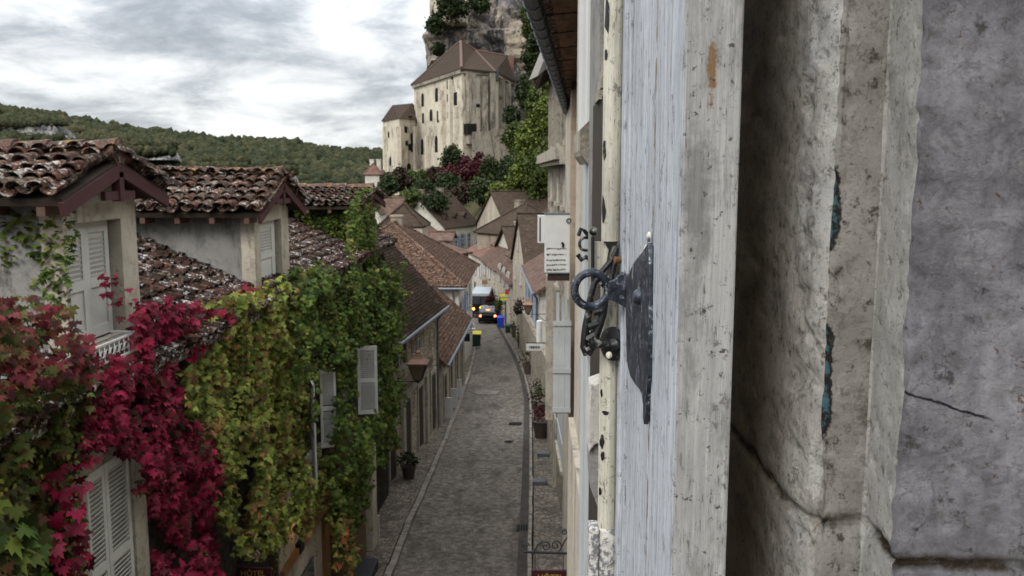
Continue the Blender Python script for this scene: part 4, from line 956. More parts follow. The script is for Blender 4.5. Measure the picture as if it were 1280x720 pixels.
def dormer(Y0, Y1, zt, apex, ze_side, back, op, shut_n, seed, wallm, pxs=None, ovf=.22, lit=True, ridge_dx=0.):
    """Y0..Y1 front wall at LX, zt wall top, apex ridge height, back = roof length"""
    yc = (Y0+Y1)/2; d = thing  # keep name
    mb = MB(); zb = -3.1; a0, a1, b0, b1 = op       # opening y range, z range
    th_ = .22
    mb.box(LX-th_, LX, Y0, a0, zb, zt); mb.box(LX-th_, LX, a1, Y1, zb, zt); mb.box(LX-th_, LX, a0, a1, b1, zt); mb.box(LX-th_, LX, a0, a1, zb, b0)
    hw = (Y1-Y0)/2; mb.slab([(LX-.001,Y0,zt),(LX-.001,Y1,zt),(LX-.001,yc,apex-.14)], th_, (1,0,0))
    dm = mb.build('dormer', M['cream'], L1)
    for s0_, s1_ in ((Y0+.02,Y0+.22),(Y1-.22,Y1-.02)): mb = MB(); mb.box(LX-back+.3, LX-th_, s0_, s1_, mz(LX)-1.2, zt-.02); mb.build('side_wall', M[wallm], dm)
    ovs = .38; k = (apex-ze_side)/(hw+ovs); x0, x1 = LX+ovf, LX-back
    mb = MB(); Pa, Pb = (x0,Y0-ovs,ze_side), (x0,Y1+ovs,ze_side); R0, R1 = (x0,yc,apex), (x1+0,yc,apex)
    mb.slab([Pa,R0,R1,(x1,Y0-ovs,ze_side)], .07, Vector((0,-k,1)).normalized()); mb.slab([R0,Pb,(x1,Y1+ovs,ze_side),R1], .07, Vector((0,k,1)).normalized())
    rf = mb.build('dormer_roof', M['darkwood'], dm)
    L_ = math.hypot(hw+ovs, apex-ze_side); s1 = Vector((0,hw+ovs,apex-ze_side)).normalized(); s2 = Vector((0,-(hw+ovs),apex-ze_side)).normalized()
    v1, f1 = canal_np(Vector((x1,Y0-ovs-.05,ze_side+.02)), (1,0,0), s1, back+ovf, L_-.02, seed=seed, tw=.195, tl=.27, r=.092, jit=.03)
    v2, f2 = canal_np(Vector((x0,Y1+ovs+.05,ze_side+.02)), (-1,0,0), s2, back+ovf, L_-.02, seed=seed+1, tw=.195, tl=.27, r=.092, jit=.03)
    V = np.vstack([v1, v2]); Fa = np.vstack([f1, f2+len(v1)])
    dt = link('dormer_tiles', np_mesh('dormer_tiles', V-np.array(wloc(dm)), Fa), M['canal'], dm)
    mb = MB(); rs = random.Random(seed); n = int((back+ovf)/.36)
    for q in range(n+1): a = Vector((x0-.02-q*.36, yc+rs.uniform(-.015,.015), apex+.075+rs.uniform(-.015,.015))); mb.tube([a+Vector((.40,0,.015)) if q else a, a], [.13,.115], 9) if q else mb.tube([a+Vector((.03,0,.01)), a-Vector((.36,0,0))], [.15,.12], 9)
    mb.build('ridge_tiles', m_ridge, dm)
    mb = MB(); zo = -.10     # barge boards and purlin ends, maroon
    mb.bar((x0-.01,Y0-ovs,ze_side+zo),(x0-.01,yc,apex+zo),.05,.13); mb.bar((x0-.01,Y1+ovs,ze_side+zo),(x0-.01,yc,apex+zo),.05,.13)
    mb.bar((x0-.03,yc,apex-.12),(x0-.03,yc,apex-.42),.09,.09,(1,0,0)); mb.bar((x0-.03,yc-hw*.42,apex-.36),(x0-.03,yc+hw*.42,apex-.36),.05,.09)
    mb.build('bargeboard', M['maroon'], dm)
    q = 0
    while q < back: mb = MB(); mb.box(LX-q-.04, LX-q+.04, Y0-ovs+.03, Y0+.05, ze_side-.16, ze_side-.06); q += .55; mb.build('rafter_end', M['rafend'], dm)
    for q in range(shut_n):
        w_ = (a1-a0)*.94/shut_n
        m = MB(); louv = (LX-.13-.02*q, a0+.02+q*w_, b0+.02)
        P = Vector(louv); Z = Vector((0,0,1)); e = Vector((0,1,0)); nrm_ = Vector((1,0,0)); hgt = b1-b0-.03
        m.obox(P+e*(w_*.49)+Z*hgt/2, e*w_*.485, Z*hgt/2, nrm_*.014)
        sw = w_*.16
        for aa in (sw/2, w_*.97-sw/2): m.obox(P+e*aa+Z*hgt/2+nrm_*.02, e*sw/2, Z*hgt/2, nrm_*.012)
        for bb in (.06, hgt*.48, hgt-.06): m.obox(P+e*w_*.49+Z*bb+nrm_*.02, e*(w_*.485-sw), Z*.055, nrm_*.012)
        z = hgt*.52
        while z < hgt-.14: m.obox(P+e*w_*.49+Z*z+nrm_*.018, e*(w_*.485-sw), Z*.016+nrm_*.008, nrm_*.004); z += .05
        m.build('shutter', m_shutD, dm)
    mb = MB(); mb.box(LX-.02, LX+.05, a0-.05, a1+.05, b0-.07, b0); mb.build('sill', M['stonetrim'], dm)
    return dm
m_shutD = m_plain('grey white shutter paint', (.50,.49,.45), .8, .2, var=.18, scale=5)
t = Mt('lichened ridge tiles', .9, .2); c = t.mix(t.rng(t.noise(3, 6, .7), .36, .5), (.24,.15,.06), (.11,.06,.045)); c = t.mix(t.rng(t.noise(6, 8, .75), .46, .58), c, (.04,.03,.025)); c = t.mix(t.rng(t.noise(12, 8, .75), .58, .63), c, (.32,.31,.28)); t.bump(t.noise(20, 6, .7), .02); m_ridge = t.done(c)
def yl(px): return W(px, 300, X=LX).y
def zl(py, px): return W(px, py, X=LX).z
dormer(yl(79), yl(171), zl(243,130)-.02, .12, -.24, 6.0, (yl(84), yl(152), zl(432,115), zl(277,115)), 2, 11, 'plaster')
dormer(yl(318), yl(361), zl(262,340), -.13, -.64, 5.5, (yl(325), yl(352), zl(362,335), zl(276,335)), 1, 21, 'plaster')
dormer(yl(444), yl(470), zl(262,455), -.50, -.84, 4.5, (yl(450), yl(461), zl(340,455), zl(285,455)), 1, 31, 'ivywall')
# little white window guard under the first dormer
wg = thing('window_guard', 'small white iron balcony guard below the nearest dormer window', 'window guard', (LX+.3, yl(125), zl(445,125)))
mb = MB(); xa = LX+.28; y0_, y1_ = W(118,440,X=xa).y, W(172,430,X=xa).y; z0_ = W(145,448,X=xa).z; z1_ = W(145,425,X=xa).z
mb.bar((xa,y0_,z1_),(xa,y1_,z1_),.02,.02); mb.bar((xa,y0_,z0_),(xa,y1_,z0_),.02,.02); mb.bar((xa,y0_,z0_),(xa,y0_,z1_),.02,.02,(1,0,0)); mb.bar((xa,y1_,z0_),(xa,y1_,z1_),.02,.02,(1,0,0)); mb.bar((LX,y1_,z1_),(xa,y1_,z1_),.02,.02); mb.bar((LX,y0_,z1_),(xa,y0_,z1_),.02,.02)
mb.build('rail', M['whitepaint'], wg)
mb = MB(); n = 9
for k in range(1, n):
    y = y0_+(y1_-y0_)*k/n; mb.tube([(xa,y,z0_),(xa+.015,y-.03,(z0_+z1_)/2),(xa,y,z1_)], .006, 5); mb.torus((xa,y+.05,(z0_+z1_)/2),(1,0,0),.035,.005,10,4)
mb.build('scrollwork', M['whitepaint'], wg)
# lower facade window of L1 (pair of louvred shutters)
xs_ = LX+.10
m = MB(); ya, yb, ym = W(104,600,X=xs_).y, W(160,600,X=xs_).y, W(129,600,X=xs_).y; zt_ = W(140,572,X=xs_).z; zb_ = zt_-2.1
fr_ = MB(); fr_.box(LX,LX+.14,yb+.02,yb+.32,zb_-.1,zt_+.3); fr_.box(LX,LX+.137,ya-.3,yb+.02,zt_+.02,zt_+.28); fr_.box(LX,LX+.14,ya-.32,ya-.02,zb_-.1,zt_+.02)
wf = fr_.build('window', M['stonetrim'], L1)
for a, b in ((ya, ym-.005),(ym+.005, yb)):
    m = MB(); louvre(m, (xs_,a,zb_), b-a, zt_-zb_, (0,1,0), (1,0,0)); m.build('shutter', m_shutD, wf)
m = MB(); m.box(LX+.01,LX+.06,ya,yb,zb_,zt_); m.build('window_frame', M['darkwood'], wf)
# open shutters further along (standing out from the wall)
def openleaf(px0, px1, pyt, pyb, tilt=0.):
    Y = None
    X0 = LX+.22
    Yh = W(px0, pyt, X=X0).y; a = W(px0, pyt, Y=Yh); b = W(px1, pyt, Y=Yh+tilt); zb = W(px0, pyb, Y=Yh).z
    e = Vector((b.x-a.x, b.y-a.y, 0)); m = MB(); louvre(m, (a.x, a.y, zb), e.length, a.z-zb, e, (e.y, -e.x, 0)); return m, Yh, a, zb
for (p0_, p1_, t_, b_, tl, wy) in ((399,419,462,560,.12,-1.1),(446,471,433,518,.10,-1.1)):
    m, Yh, a, zb = openleaf(p0_, p1_, t_, b_, tl); 
    f_ = MB(); f_.box(LX,LX+.1,Yh-1.25,Yh-.02,zb-.08,zb); f_.box(LX,LX+.1,Yh-1.25,Yh-.02,a.z,a.z+.12); wn = f_.build('window', M['stonetrim'], L1)
    m.build('shutter', M['whitepaint'], wn)
    g_ = MB(); g_.box(LX-.02,LX+.015,Yh-1.2,Yh-.05,zb,a.z); g_.build('pane', M['glass'], wn)
m, Yh, a, zb = openleaf(388, 392, 474, 596, -.5); m.build('shutter', M['whitepaint'], wn)
# shop front at street level
X1 = LX+.02; mb = MB(); ya, yb = W(405,690,X=X1).y, W(449,690,X=X1).y
def yf(px): return W(px, 690, X=LX+.1).y
sf = thing('shop', 'shop front with brown wooden door frame below the creeper', 'shop front', (LX, yf(385), -9.6))
mb = MB(); mb.box(LX,LX+.06,yf(352),yf(408),-10.6,-5.6); mb.build('wall', M['cream'], sf)
z_t = W(385,664,X=LX+.1).z
mb = MB(); mb.box(LX+.06,LX+.14,yf(405),yf(411),-10.6,z_t+.02); mb.box(LX+.06,LX+.138,yf(352),yf(405),z_t-.14,z_t); mb.box(LX+.06,LX+.135,yf(350),yf(354),-10.6,z_t-.14); mb.build('door_frame', m_plain('varnished oak', (.20,.095,.035), .5, scale=8), sf)
mb = MB(); mb.box(LX+.06,LX+.10,yf(374),yf(392),-10.,W(385,708,X=LX+.1).z); mb.build('window', M['glass'], sf)
ln = MB(); ln.box(LX+.06,LX+.16,yf(372),yf(377),W(375,672,X=LX+.1).z-.25,W(375,672,X=LX+.1).z-.05); ln.build('door_closer', M['black'], sf)
sh_lamp = thing('wall_lamp', 'small warm lit wall lamp above the brown shop door frame', 'lamp', (LX+.2, yf(376), W(376,652,X=LX+.2).z))
p = W(375,657,X=LX+.2); mb = MB(); mb.lathe(p, [(0,.10),(.03,.09),(.10,0),(.09,-.01),(0,-.01)], (0,0,1), 14); mb.build('lamp_shade', M['bronze'], sh_lamp, smooth=True)
mb = MB(); mb.lathe(p-Vector((0,0,.03)), [(0,-.05),(.04,-.03),(.04,.0),(0,.01)], (0,0,1), 12); mb.build('bulb', m_emit('warm bulb', (1,.55,.15), 12.), sh_lamp)
mb = MB(); mb.bar((LX,p.y,p.z+.05),(p.x,p.y,p.z+.08),.02,.02); mb.build('arm', M['black'], sh_lamp)
# cream corner pilasters and dark door next to L2
pf = thing('shop_pilaster', 'tall cream painted shop pilaster at the far end of the creeper wall', 'pilaster', (LX+.3, yf(466), -10.2))
y0_, y1_ = W(458,600,X=LX+.45).y, W(472,600,X=LX+.45).y
mb = MB(); mb.box(LX,LX+.42,y1_-.6,y1_,-11,W(465,560,X=LX+.45).z); mb.build('shaft', M['cream'], pf)
mb = MB(); mb.box(LX+.42,LX+.47,y1_-.02,y1_+.04,-11,W(475,640,X=LX+.45).z); mb.build('corner_strip', M['cream'], pf)
mb = MB(); mb.box(LX-.05,LX+.3,W(425,640,X=LX+.3).y,W(457,640,X=LX+.3).y,-11,-6.); tag(mb.build('shop_door', m_plain('brown shop door', (.10,.055,.035), .7, scale=6)), 'dark brown panelled shop door beside the cream pilaster', 'door')
mb = MB(); mb.box(-4.35,-3.75,W(452,715,X=-4).y-1.2,W(452,715,X=-4).y+.8,zr(21)-.2,zr(21)+.42); tag(mb.build('door_step', M['iron'], bevel=.02), 'dark block step at the foot of the cream pilaster', 'step')
# ------------------------------------------------------------------ creepers
creeper('mixed red brown and green creeper hanging over the wall at the far left', 'creeper', [[(-70,395),(0,372),(50,378),(92,392),(112,425),(118,450),(112,520),(104,590),(100,640),(110,720),(115,800),(-80,800)]], LX, M['mixed'], dens=430, size=(.075,.125), out=(.1,.5), seed=1, frac=0, holes=[[(106,585),(128,572),(158,566),(166,600),(182,620),(186,800),(118,800),(112,640)]]+[[(118,428),(175,415),(176,440),(120,450)]], strands=26, smat=M['lime'])
creeper('dull rose and rust leaved creeper crest at the far left below the dormer wall', 'creeper', [[(-70,385),(0,368),(50,374),(96,390),(114,425),(112,470),(60,480),(20,500),(-70,500)]], LX, M['rust'], dens=260, size=(.08,.13), out=(.35,.62), seed=16, frac=0)
creeper('dark green broad leaved creeper at the bottom left corner, under the mixed creeper', 'creeper', [[(-70,610),(0,610),(40,630),(60,660),(66,800),(-80,800)]], LX, M['mixedgreen'], dens=150, size=(.15,.21), out=(.35,.6), seed=2)
creeper('bright crimson creeper between the lower white shutters and the olive creeper', 'creeper', [[(112,470),(122,448),(150,440),(172,432),(172,392),(200,380),(245,382),(262,400),(262,430),(240,460),(250,520),(272,560),(278,600),(262,640),(275,690),(280,800),(205,800),(212,720),(200,660),(178,600),(186,575),(160,560),(130,572),(106,590),(108,520)]], LX, M['red'], dens=380, size=(.09,.145), out=(.1,.45), seed=3, holes=[[(106,585),(128,572),(158,566),(166,600),(182,620),(186,800),(118,800),(112,640)]]+[[(118,428),(175,415),(176,440),(120,450)]])
creeper('dull purple red creeper sprays hanging beside the lower white shutters', 'creeper', [[(62,580),(98,570),(112,600),(118,660),(112,720),(120,800),(80,800),(72,720),(60,650)]], LX, M['tmauve'] if False else M['red'], dens=90, size=(.12,.18), out=(.25,.5), seed=13)
creeper('olive and yellow green creeper in the middle of the long wall', 'creeper', [[(236,470),(258,400),(250,384),(290,372),(352,360),(378,400),(388,460),(392,560),(408,600),(406,640),(370,668),(335,694),(296,690),(280,640),(290,600),(272,560),(248,520)]], LX, M['olive'], dens=420, size=(.085,.135), out=(.1,.45), seed=4, holes=[[(398,460),(421,462),(421,568),(400,570)],[(385,472),(397,472),(397,600),(387,600)],[(446,431),(472,431),(472,522),(446,522)]], strands=30, smat=M['lime'])
creeper('dark green ivy around the far end of the long wall, white shutters poking out', 'ivy', [[(350,362),(366,342),(400,334),(440,338),(496,336),(503,372),(497,420),(499,470),(494,540),(478,572),(456,605),(450,640),(430,640),(408,600),(396,562),(386,470),(376,400)]], LX, M['ivy'], dens=400, size=(.08,.13), out=(.05,.75), seed=5, holes=[[(398,460),(421,462),(421,568),(400,570)],[(385,472),(397,472),(397,600),(387,600)],[(446,431),(472,431),(472,522),(446,522)]], ref=.6, cat='ivy', strands=16, smat=M['lime'])
creeper('loose hanging ivy with orange and yellow leaves beside the shop door', 'ivy', [[(415,600),(450,600),(452,650),(445,700),(430,720),(420,680),(412,640)]], LX, M['ivy'], dens=110, size=(.10,.15), out=(.2,.6), seed=6, cat='ivy')
creeper('few orange pink autumn leaves at the tip of the ivy beside the shop door', 'creeper', [[(424,640),(442,640),(444,690),(440,740),(426,740),(422,690)]], LX, M['turn'], dens=55, size=(.12,.17), out=(.5,.75), seed=7)
Yd1 = yl(79)+.02
creeper('small leaved green ivy climbing the grey side wall of the nearest dormer', 'ivy', [[(-10,262),(20,262),(60,258),(84,262),(92,300),(88,350),(92,392),(60,396),(30,372),(44,330),(20,318),(0,335),(-10,320)]], Yd1, M['ivy'], dens=420, size=(.05,.085), out=(.02,.14), seed=8, plane='Y', ref=.1, cat='ivy', edge=.12)
creeper('red sprigs and runners on the dormer corner beside the grey shutters', 'creeper', [[(128,345),(150,350),(170,372),(176,400),(172,432),(150,440),(158,410),(140,380)]], LX, M['red'], dens=70, size=(.06,.10), out=(.02,.2), seed=9)
Yd3 = yl(444)+.02
creeper('dark ivy with hanging yellow green runners covering the third dormer side wall', 'ivy', [[(364,262),(372,256),(446,252),(448,300),(446,345),(400,345),(372,330)]], Yd3, M['ivy'], dens=420, size=(.08,.12), out=(.05,.3), seed=10, frac=0, plane='Y', ref=.1, cat='ivy', strands=22, smat=M['lime'])
creeper('yellow green ivy curtain hanging down the front of the third dormer', 'ivy', [[(442,245),(462,250),(470,280),(468,325),(458,340),(446,330)]], LX, M['ivy'], dens=520, size=(.08,.12), out=(.1,.4), seed=12, frac=0, cat='ivy', strands=30, smat=M['lime'])
creeper('yellowish creeper cushion spilling over the eaves in front of the second dormer', 'creeper', [[(296,372),(330,360),(352,350),(372,352),(376,372),(352,384),(300,392)]], LX, M['olive'], dens=260, size=(.09,.14), out=(.1,.5), seed=14)
creeper('crimson creeper running along the eaves below the tiled roof', 'creeper', [[(172,396),(186,380),(230,374),(262,384),(300,372),(318,362),(330,372),(300,384),(262,400),(240,410),(190,410)]], LX, M['red'], dens=260, size=(.09,.14), out=(.25,.6), seed=15)
# ------------------------------------------------------------------ L2, L3 and village
X2a, X2b = -4.75, -3.95
H2 = house('brown stone house with a steep mossy plain tile roof directly beyond the ivy', (X2a,26.6), (X2b,35.2), 5.2, zr(31), -5.05, 2.9, 'gable_x', 'rubble', 'flat', .36,
  wins=[('f',1.2,.1,.8,2.2,'door'),('f',3.4,.15,.8,2.3,'door'),('f',5.4,.15,.8,2.3,'door'),('f',7.7,.1,.8,2.3,'door'),('f',2.3,3.9,.6,1.1,'open','darkwood'),('f',5.2,3.9,.6,1.1,'plain')],
  tiles=dict(k='flat', w=.17, h=.12, skip=()), gutter=(8.4,), seed=5, name='stone_house')
mb = MB(); mb.box(2.3,6.6,-.26,.0,3.15,3.3); mb.box(2.3,6.6,-.2,.0,3.05,3.15); part(mb, 'shop_cornice', m_plain('brown painted cornice', (.10,.07,.05)), H2)
mb = MB(); mb.box(2.4,6.5,-.05,.0,2.62,3.05); part(mb, 'shop_fascia', M['stonetrim'], H2)
for u in (2.6,6.4): mb = MB(); mb.box(u-.16,u+.16,-.10,0.,.0,2.62); part(mb, 'shop_post', M['stonetrim'], H2)
H3 = house('low lean house with a small reddish brown tile roof beyond the mossy roof', (-3.95,35.6), (-3.75,46.5), 3.4, zr(41), -7.55, 1.5, 'gable_x', 'fw3', 'flat2', .38,
  wins=[('f',2,.1,.9,2.2,'door'),('f',4.4,.1,.9,2.2,'door'),('f',7,.1,.9,2.2,'door'),('f',9.3,.1,.9,2.2,'door')], tiles=dict(k='flat', w=.2, h=.16, skip=(1,)), gutter=(), seed=8, name='low_house')
# big brown hipped roof house: eave corner near px 583,y 350 at 50 m
Yc = 50.; xc = W(583,352,Y=Yc).x; ze_ = W(583,352,Y=Yc).z; xl_ = W(500,340,Y=Yc).x
Ha = house('tall cream house with a big brown hipped tile roof and blue shuttered window', (xc-9.5,Yc), (xc-.45,Yc), 11., zr(52), ze_, 3.0, 'hip', 'fw2', 'flat2', .45,
  wins=[('f',6.6,3.2,.9,1.2,'shut','bluepaint'),('f',3.0,3.2,.9,1.2,'shut','bluepaint'),('r',2,3,.9,1.3,'open','bluepaint'),('r',5,3,.9,1.3,'open','bluepaint'),('r',8.5,3,.9,1.3,'plain')], tiles=dict(k='flat', w=.24, h=.19, skip=(2,)), chim=((4.6,6.2,.7,.5,'fw3'),), gutter=None, seed=9, name='cream_house')
mb = MB(); mb.tube([(-.45,-.5,ze_-zr(52)-.34),(9.5,-.5,ze_-zr(52)-.36)], .07, 8); g_ = part(mb, 'gutter', M['zinc'], Ha); mb = MB(); mb.tube([(8.75,-.5,ze_-zr(52)-.4),(8.75,-.08,ze_-zr(52)-.8),(8.75,-.08,0)], .05, 8); part(mb, 'downpipe', M['zinc'], g_)
def fpx(label, px0, px1, Y0, Y1, pye, pyr, D, kind='gable_x', **k):
    """house whose front runs from px0 at Y0 to px1 at Y1; eave row pye (at p0), ridge row pyr"""
    a, b = (gx(px0, Y0), Y0), (gx(px1, Y1), Y1); ze = gz(pye, Y0, px0); zg = k.pop('zg', None) or tz((a[0]+b[0])/2, (Y0+Y1)/2)
    Ym = (Y0+Y1)/2+(D/2 if kind != 'gable_y' else 0); rise = gz(pyr, Ym, (px0+px1)/2)-ze
    return house(label, a, b, D, zg, ze, rise, kind, **k)
fpx('house with dark pyramid roof poking above the big brown roof', 474, 527, 72, 72, 281, 255, 3.6, 'hip', wall='fw1', roof='fr2', seed=2, name='dark_roofed_house', ov=.2)
fpx('small house with rosy brown roof and a white gable behind the dark pyramid roof', 458, 496, 92, 92, 272, 248, 6, 'gable_x', wall='fw2', roof='fr1', seed=2, name='rosy_roofed_house')
fpx('tiny white gabled dormer house below the rosy roof', 461, 475, 88, 88, 268, 258, 3, 'gable_y', wall='fw2', roof='fr1', name='gabled_house', ov=.1)
# small dormered house near end of the street left
fpx('narrow house with a dormer and brown roof beside the big brown roof', 563, 585, 62, 64, 318, 303, 5, 'gable_x', wall='fw3', roof='fr1', name='narrow_house', wins=[('f',.6,2.5,.5,1.,'plain')], ov=.25)
fpx('small flat roofed lean-to with brown tiles between the big roof and the street', 540, 560, 70, 70, 300, 291, 4, 'gable_x', wall='fw3', roof='fr1', name='lean_to')
# white house with dormers, steep brown roof and beige gable
Hd = fpx('white fronted house with small attic dormers and a broad beige gable', 555, 596, 118, 128, 283, 240, 9., 'gable_x', zg=-12., wall='fw2', roof='fr2', seed=3, name='gabled_house', wins=[('f',1.2,1.6,.9,1.7,'open','bluepaint'),('f',3.4,1.6,.9,1.7,'open','bluepaint'),('f',5.6,1.6,.9,1.7,'open','bluepaint'),('f',7.8,1.6,.9,1.7,'plain')], chim=((2.,4.6,.8,.5),(8.,4.6,.8,.6)))
hw_ = .6
for u in (2.,5.,8.):
    mb = MB(); hh_ = gz(283,118,555)+12; mb.box(u-.42,u+.42,.8,2.6,hh_+.1,hh_+1.15); dq_ = part(mb, 'dormer', M['fw1'], Hd); mb = MB(); mb.slab([(u-.65,.6,hh_+1.1),(u+.65,.6,hh_+1.1),(u,.6,hh_+1.65)], 2.2, (0,-1,0)); part(mb, 'dormer_roof', M['fr2'], dq_); mb = MB(); mb.box(u-.25,u+.25,.78,.8,hh_+.35,hh_+1.0); part(mb, 'dormer_window', M['nearblack'], dq_)
fpx('stone house turned side on with a bare beige gable facing the street end', 596, 636, 122, 108, 279, 240, 9., 'gable_y', wall='fw1', roof='fr2', seed=4, name='gabled_house', wins=[('f',4,2,.8,1.3,'plain')], ov=.25)
fpx('wide house with a large dark brown mossy roof above the street', 596, 656, 104, 98, 288, 255, 8, 'hip', wall='fw3', roof='fr2', seed=5, name='dark_roofed_house', chim=((3,4,.8,.5),))
fpx('house with mossy dark roof rising behind the white notice box', 640, 700, 92, 78, 300, 262, 8, 'gable_x', wall='fw3', roof='fr2', seed=6, name='mossy_roofed_house')
fpx('house with pale facade at the far bend of the street', 584, 602, 108, 99, 312, 300, 5, 'gable_x', wall='fw2', roof='fr3', seed=7, name='pale_house', wins=[('f',1.5,3.4,.8,1.4,'open','whitepaint'),('f',5,3.4,.8,1.4,'open','whitepaint'),('f',8.2,3.4,.8,1.4,'open','whitepaint'),('f',1.5,.1,1,2.3,'door'),('f',5,.1,1,2.3,'door')])
fpx('house with reddish roof and skylight between the pale house and the grey fronted one', 602, 622, 97, 86, 322, 300, 5, 'gable_x', wall='fw1', roof='fr1', seed=8, name='red_roofed_house', wins=[('f',2,3.6,.8,1.4,'open','whitepaint'),('f',5.5,3.6,.8,1.4,'open','whitepaint'),('f',9,3.6,.8,1.4,'plain'),('f',2.5,.1,1,2.3,'door'),('f',7,.1,1.4,2.3,'door')], chim=((6,3.4,.8,.7,'fw1'),))
fpx('grey fronted house with steep brown roof at the middle of the street bend', 622, 641, 84, 72, 333, 308, 5, 'gable_x', wall='fw1', roof='fr1', seed=9, name='grey_house', wins=[('f',2,3.6,.8,1.4,'open','greypaint'),('f',5.5,3.6,.8,1.4,'open','greypaint'),('f',9,3.6,.8,1.4,'open','greypaint'),('f',2.5,.1,1,2.3,'door'),('f',7,.1,1.4,2.3,'door')])
fpx('ochre gabled house standing tall above its neighbours on the right', 641, 660, 70, 60, 322, 268, 6, 'gable_y', wall='fw1', roof='fr2', seed=10, name='ochre_house', wins=[('f',2,4.6,.8,1.4,'plain'),('f',6,4.6,.8,1.4,'plain'),('f',4,7,.8,1.2,'plain')], ov=.2)
fpx('house with blue shutters and a mottled roof on the right of the street', 659, 676, 57, 44.5, 330, 300, 6, 'gable_x', wall='fw2', roof='fr1', seed=11, name='blue_shuttered_house', gutter=(.5,11.5), wins=[('f',2,3.4,.8,1.6,'open','bluepaint'),('f',5.4,3.4,.8,1.6,'open','bluepaint'),('f',9.,3.4,.8,1.6,'open','bluepaint'),('f',2,.2,1,2.2,'door'),('f',8,.2,1,2.2,'door')])
fpx('tiny house with a reddish parapet roof wedged above the street bend', 606, 622, 106, 100, 300, 284, 4, 'gable_x', wall='fw1', roof='fr3', seed=21, name='small_house', chim=((1.2,2,.6,.7,'fw1'),), wins=[('f',.9,1.5,.6,1.,'plain')])
fpx('small house with a steep dark roof and pale gable beside the reddish parapet roof', 622, 641, 96, 88, 306, 284, 4, 'gable_y', wall='fw2', roof='fr2', seed=22, name='small_house', chim=((1.,2,.6,.4,'fw1'),), wins=[('f',1.7,1.9,.6,1.1,'plain')])
fpx('small brown roofed house squeezed behind the grey fronted house', 636, 652, 82, 76, 316, 298, 4, 'gable_x', wall='fw1', roof='fr1', seed=23, name='small_house', chim=((2.,2,.6,.6,'fw3'),), wins=[('f',2,2,.6,1.,'plain')])
fpx('low white house at the foot of the gardens beside the white dormered house', 536, 556, 112, 116, 300, 282, 5, 'gable_x', wall='fw2', roof='fr1', seed=24, name='small_house', chim=((1.5,2.5,.6,.6),), wins=[('f',1.,2,.6,1.,'plain')])
# retaining wall and pots below it on the right
mb = MB(); a, b = (gx(646,64), 64), (gx(684,40), 40); mb.slab([(a[0],a[1],zr(64)+3.4),(b[0],b[1],zr(40)+2.4),(b[0]+1.,b[1],zr(40)+2.4),(a[0]+1.,a[1],zr(64)+3.4)][::-1], 4.6, (0,0,1)); tag(mb.build('garden_wall', M['rubble2']), 'low rough stone wall along the right pavement below the blue shutters', 'wall')
# C: tall house right, seen at a grazing angle, with string course
Cy0, Cy1 = 34., 21.5; cx0, cx1 = W(684,400,Y=Cy0).x, W(713,400,Y=Cy1).x
HC = house('tall beige house with a stone string course and grey slatted shutters on the right', (cx0,Cy0), (cx1,Cy1), 6., zr(30), gz(96,Cy0,684), 2.4, 'gable_x', 'rubble2', 'fr2', .5, seed=12, name='tall_house',
  wins=[('f',3.4,9.4,.8,1.6,'plain'),('f',7.2,9.4,.8,1.6,'plain'),('f',10.2,9.4,.8,1.6,'plain'),('f',3.4,6.9,.7,2.0,'shut','greypaint'),('f',7.4,6.9,.7,2.,'shut','greypaint'),('f',9.4,2.2,2.6,3.4,'shut','greypaint'),('f',3.4,.15,1.,2.2,'door'),('f',6.2,.15,.9,2.2,'door')])
hC = zr(30); zs_ = W(683,195,Y=Cy0).z; LC = math.hypot(cx1-cx0, Cy0-Cy1)
mb = MB(); mb.box(-.25,LC,-.42,0,zs_-hC-.3,zs_-hC); mb.box(-.2,LC,-.3,0,zs_-hC-.42,zs_-hC-.3); part(mb, 'string_course', M['stonetrim'], HC)
# B: nearer neighbour with the boarded eave we look up at, dark gutter, cream pilaster
Bw = thing('timber_eaved_house', 'cream house on the right with a deep brown boarded eave and dark gutter', 'house', (.8, 12., zr(14)))
mb = MB(); mb.box(.72,7.,6.2,20.8,-11,W(715,118,Y=20.6).z); mb.build('wall', M['cream'], Bw)
e0, e1 = W(676,-6,Y=9.5), W(711,128,Y=20.5)
e0b = Vector((e0.x-.25, 4.5, e0.z)); z_e = e0.z
mb = MB(); top = [(e0b.x-.10,4.5,z_e),(e0.x,9.5,z_e),(e1.x,20.5,e1.z),(7.,20.6,e1.z+2.),(7.,4.5,z_e+2.)]
mb.slab(top, .12, Vector((0,0,1))); br = mb.build('roof', M['canal'], Bw)
t = Mt('brown eave boards', .85, .2); x_, y_, z_ = t.xyz(); fr = t.mth('FRACT', t.mth('MULTIPLY', y_, .9)); n0 = t.noise(2.5, 8, .7, stretch=(2,.5,1))
c = t.mix(t.rng(n0, .4, .62), (.32,.17,.105), (.14,.085,.06)); c = t.mix(t.rng(t.noise(6, 8, .8), .53, .6, 0, .8), c, (.04,.025,.02)); t.bump(t.noise(20,5,.7), .01); M['eaveboard'] = t.done(c)
def epos(f, g): # along eave f, from gutter to wall g
    P = Vector((e0.x,9.5,z_e)).lerp(Vector((e1.x,20.5,e1.z)), f); return P.lerp(Vector((1.15, P.y, P.z+.10)), g)-Vector((0,0,.13))
mb = MB(); mb.slab([epos(-.3,.12),epos(1.,.12),epos(1.,1.),epos(-.3,1.)], .03, (0,0,1)); mb.build('soffit', M['eaveboard'], Bw)
for k in range(14): mb = MB(); f_ = -.28+k*.1; mb.bar(epos(f_,.05)-Vector((0,0,.035)), epos(f_,1.)-Vector((0,0,.035)), .03, .012); mb.build('rafter', M['darkwood'], Bw)
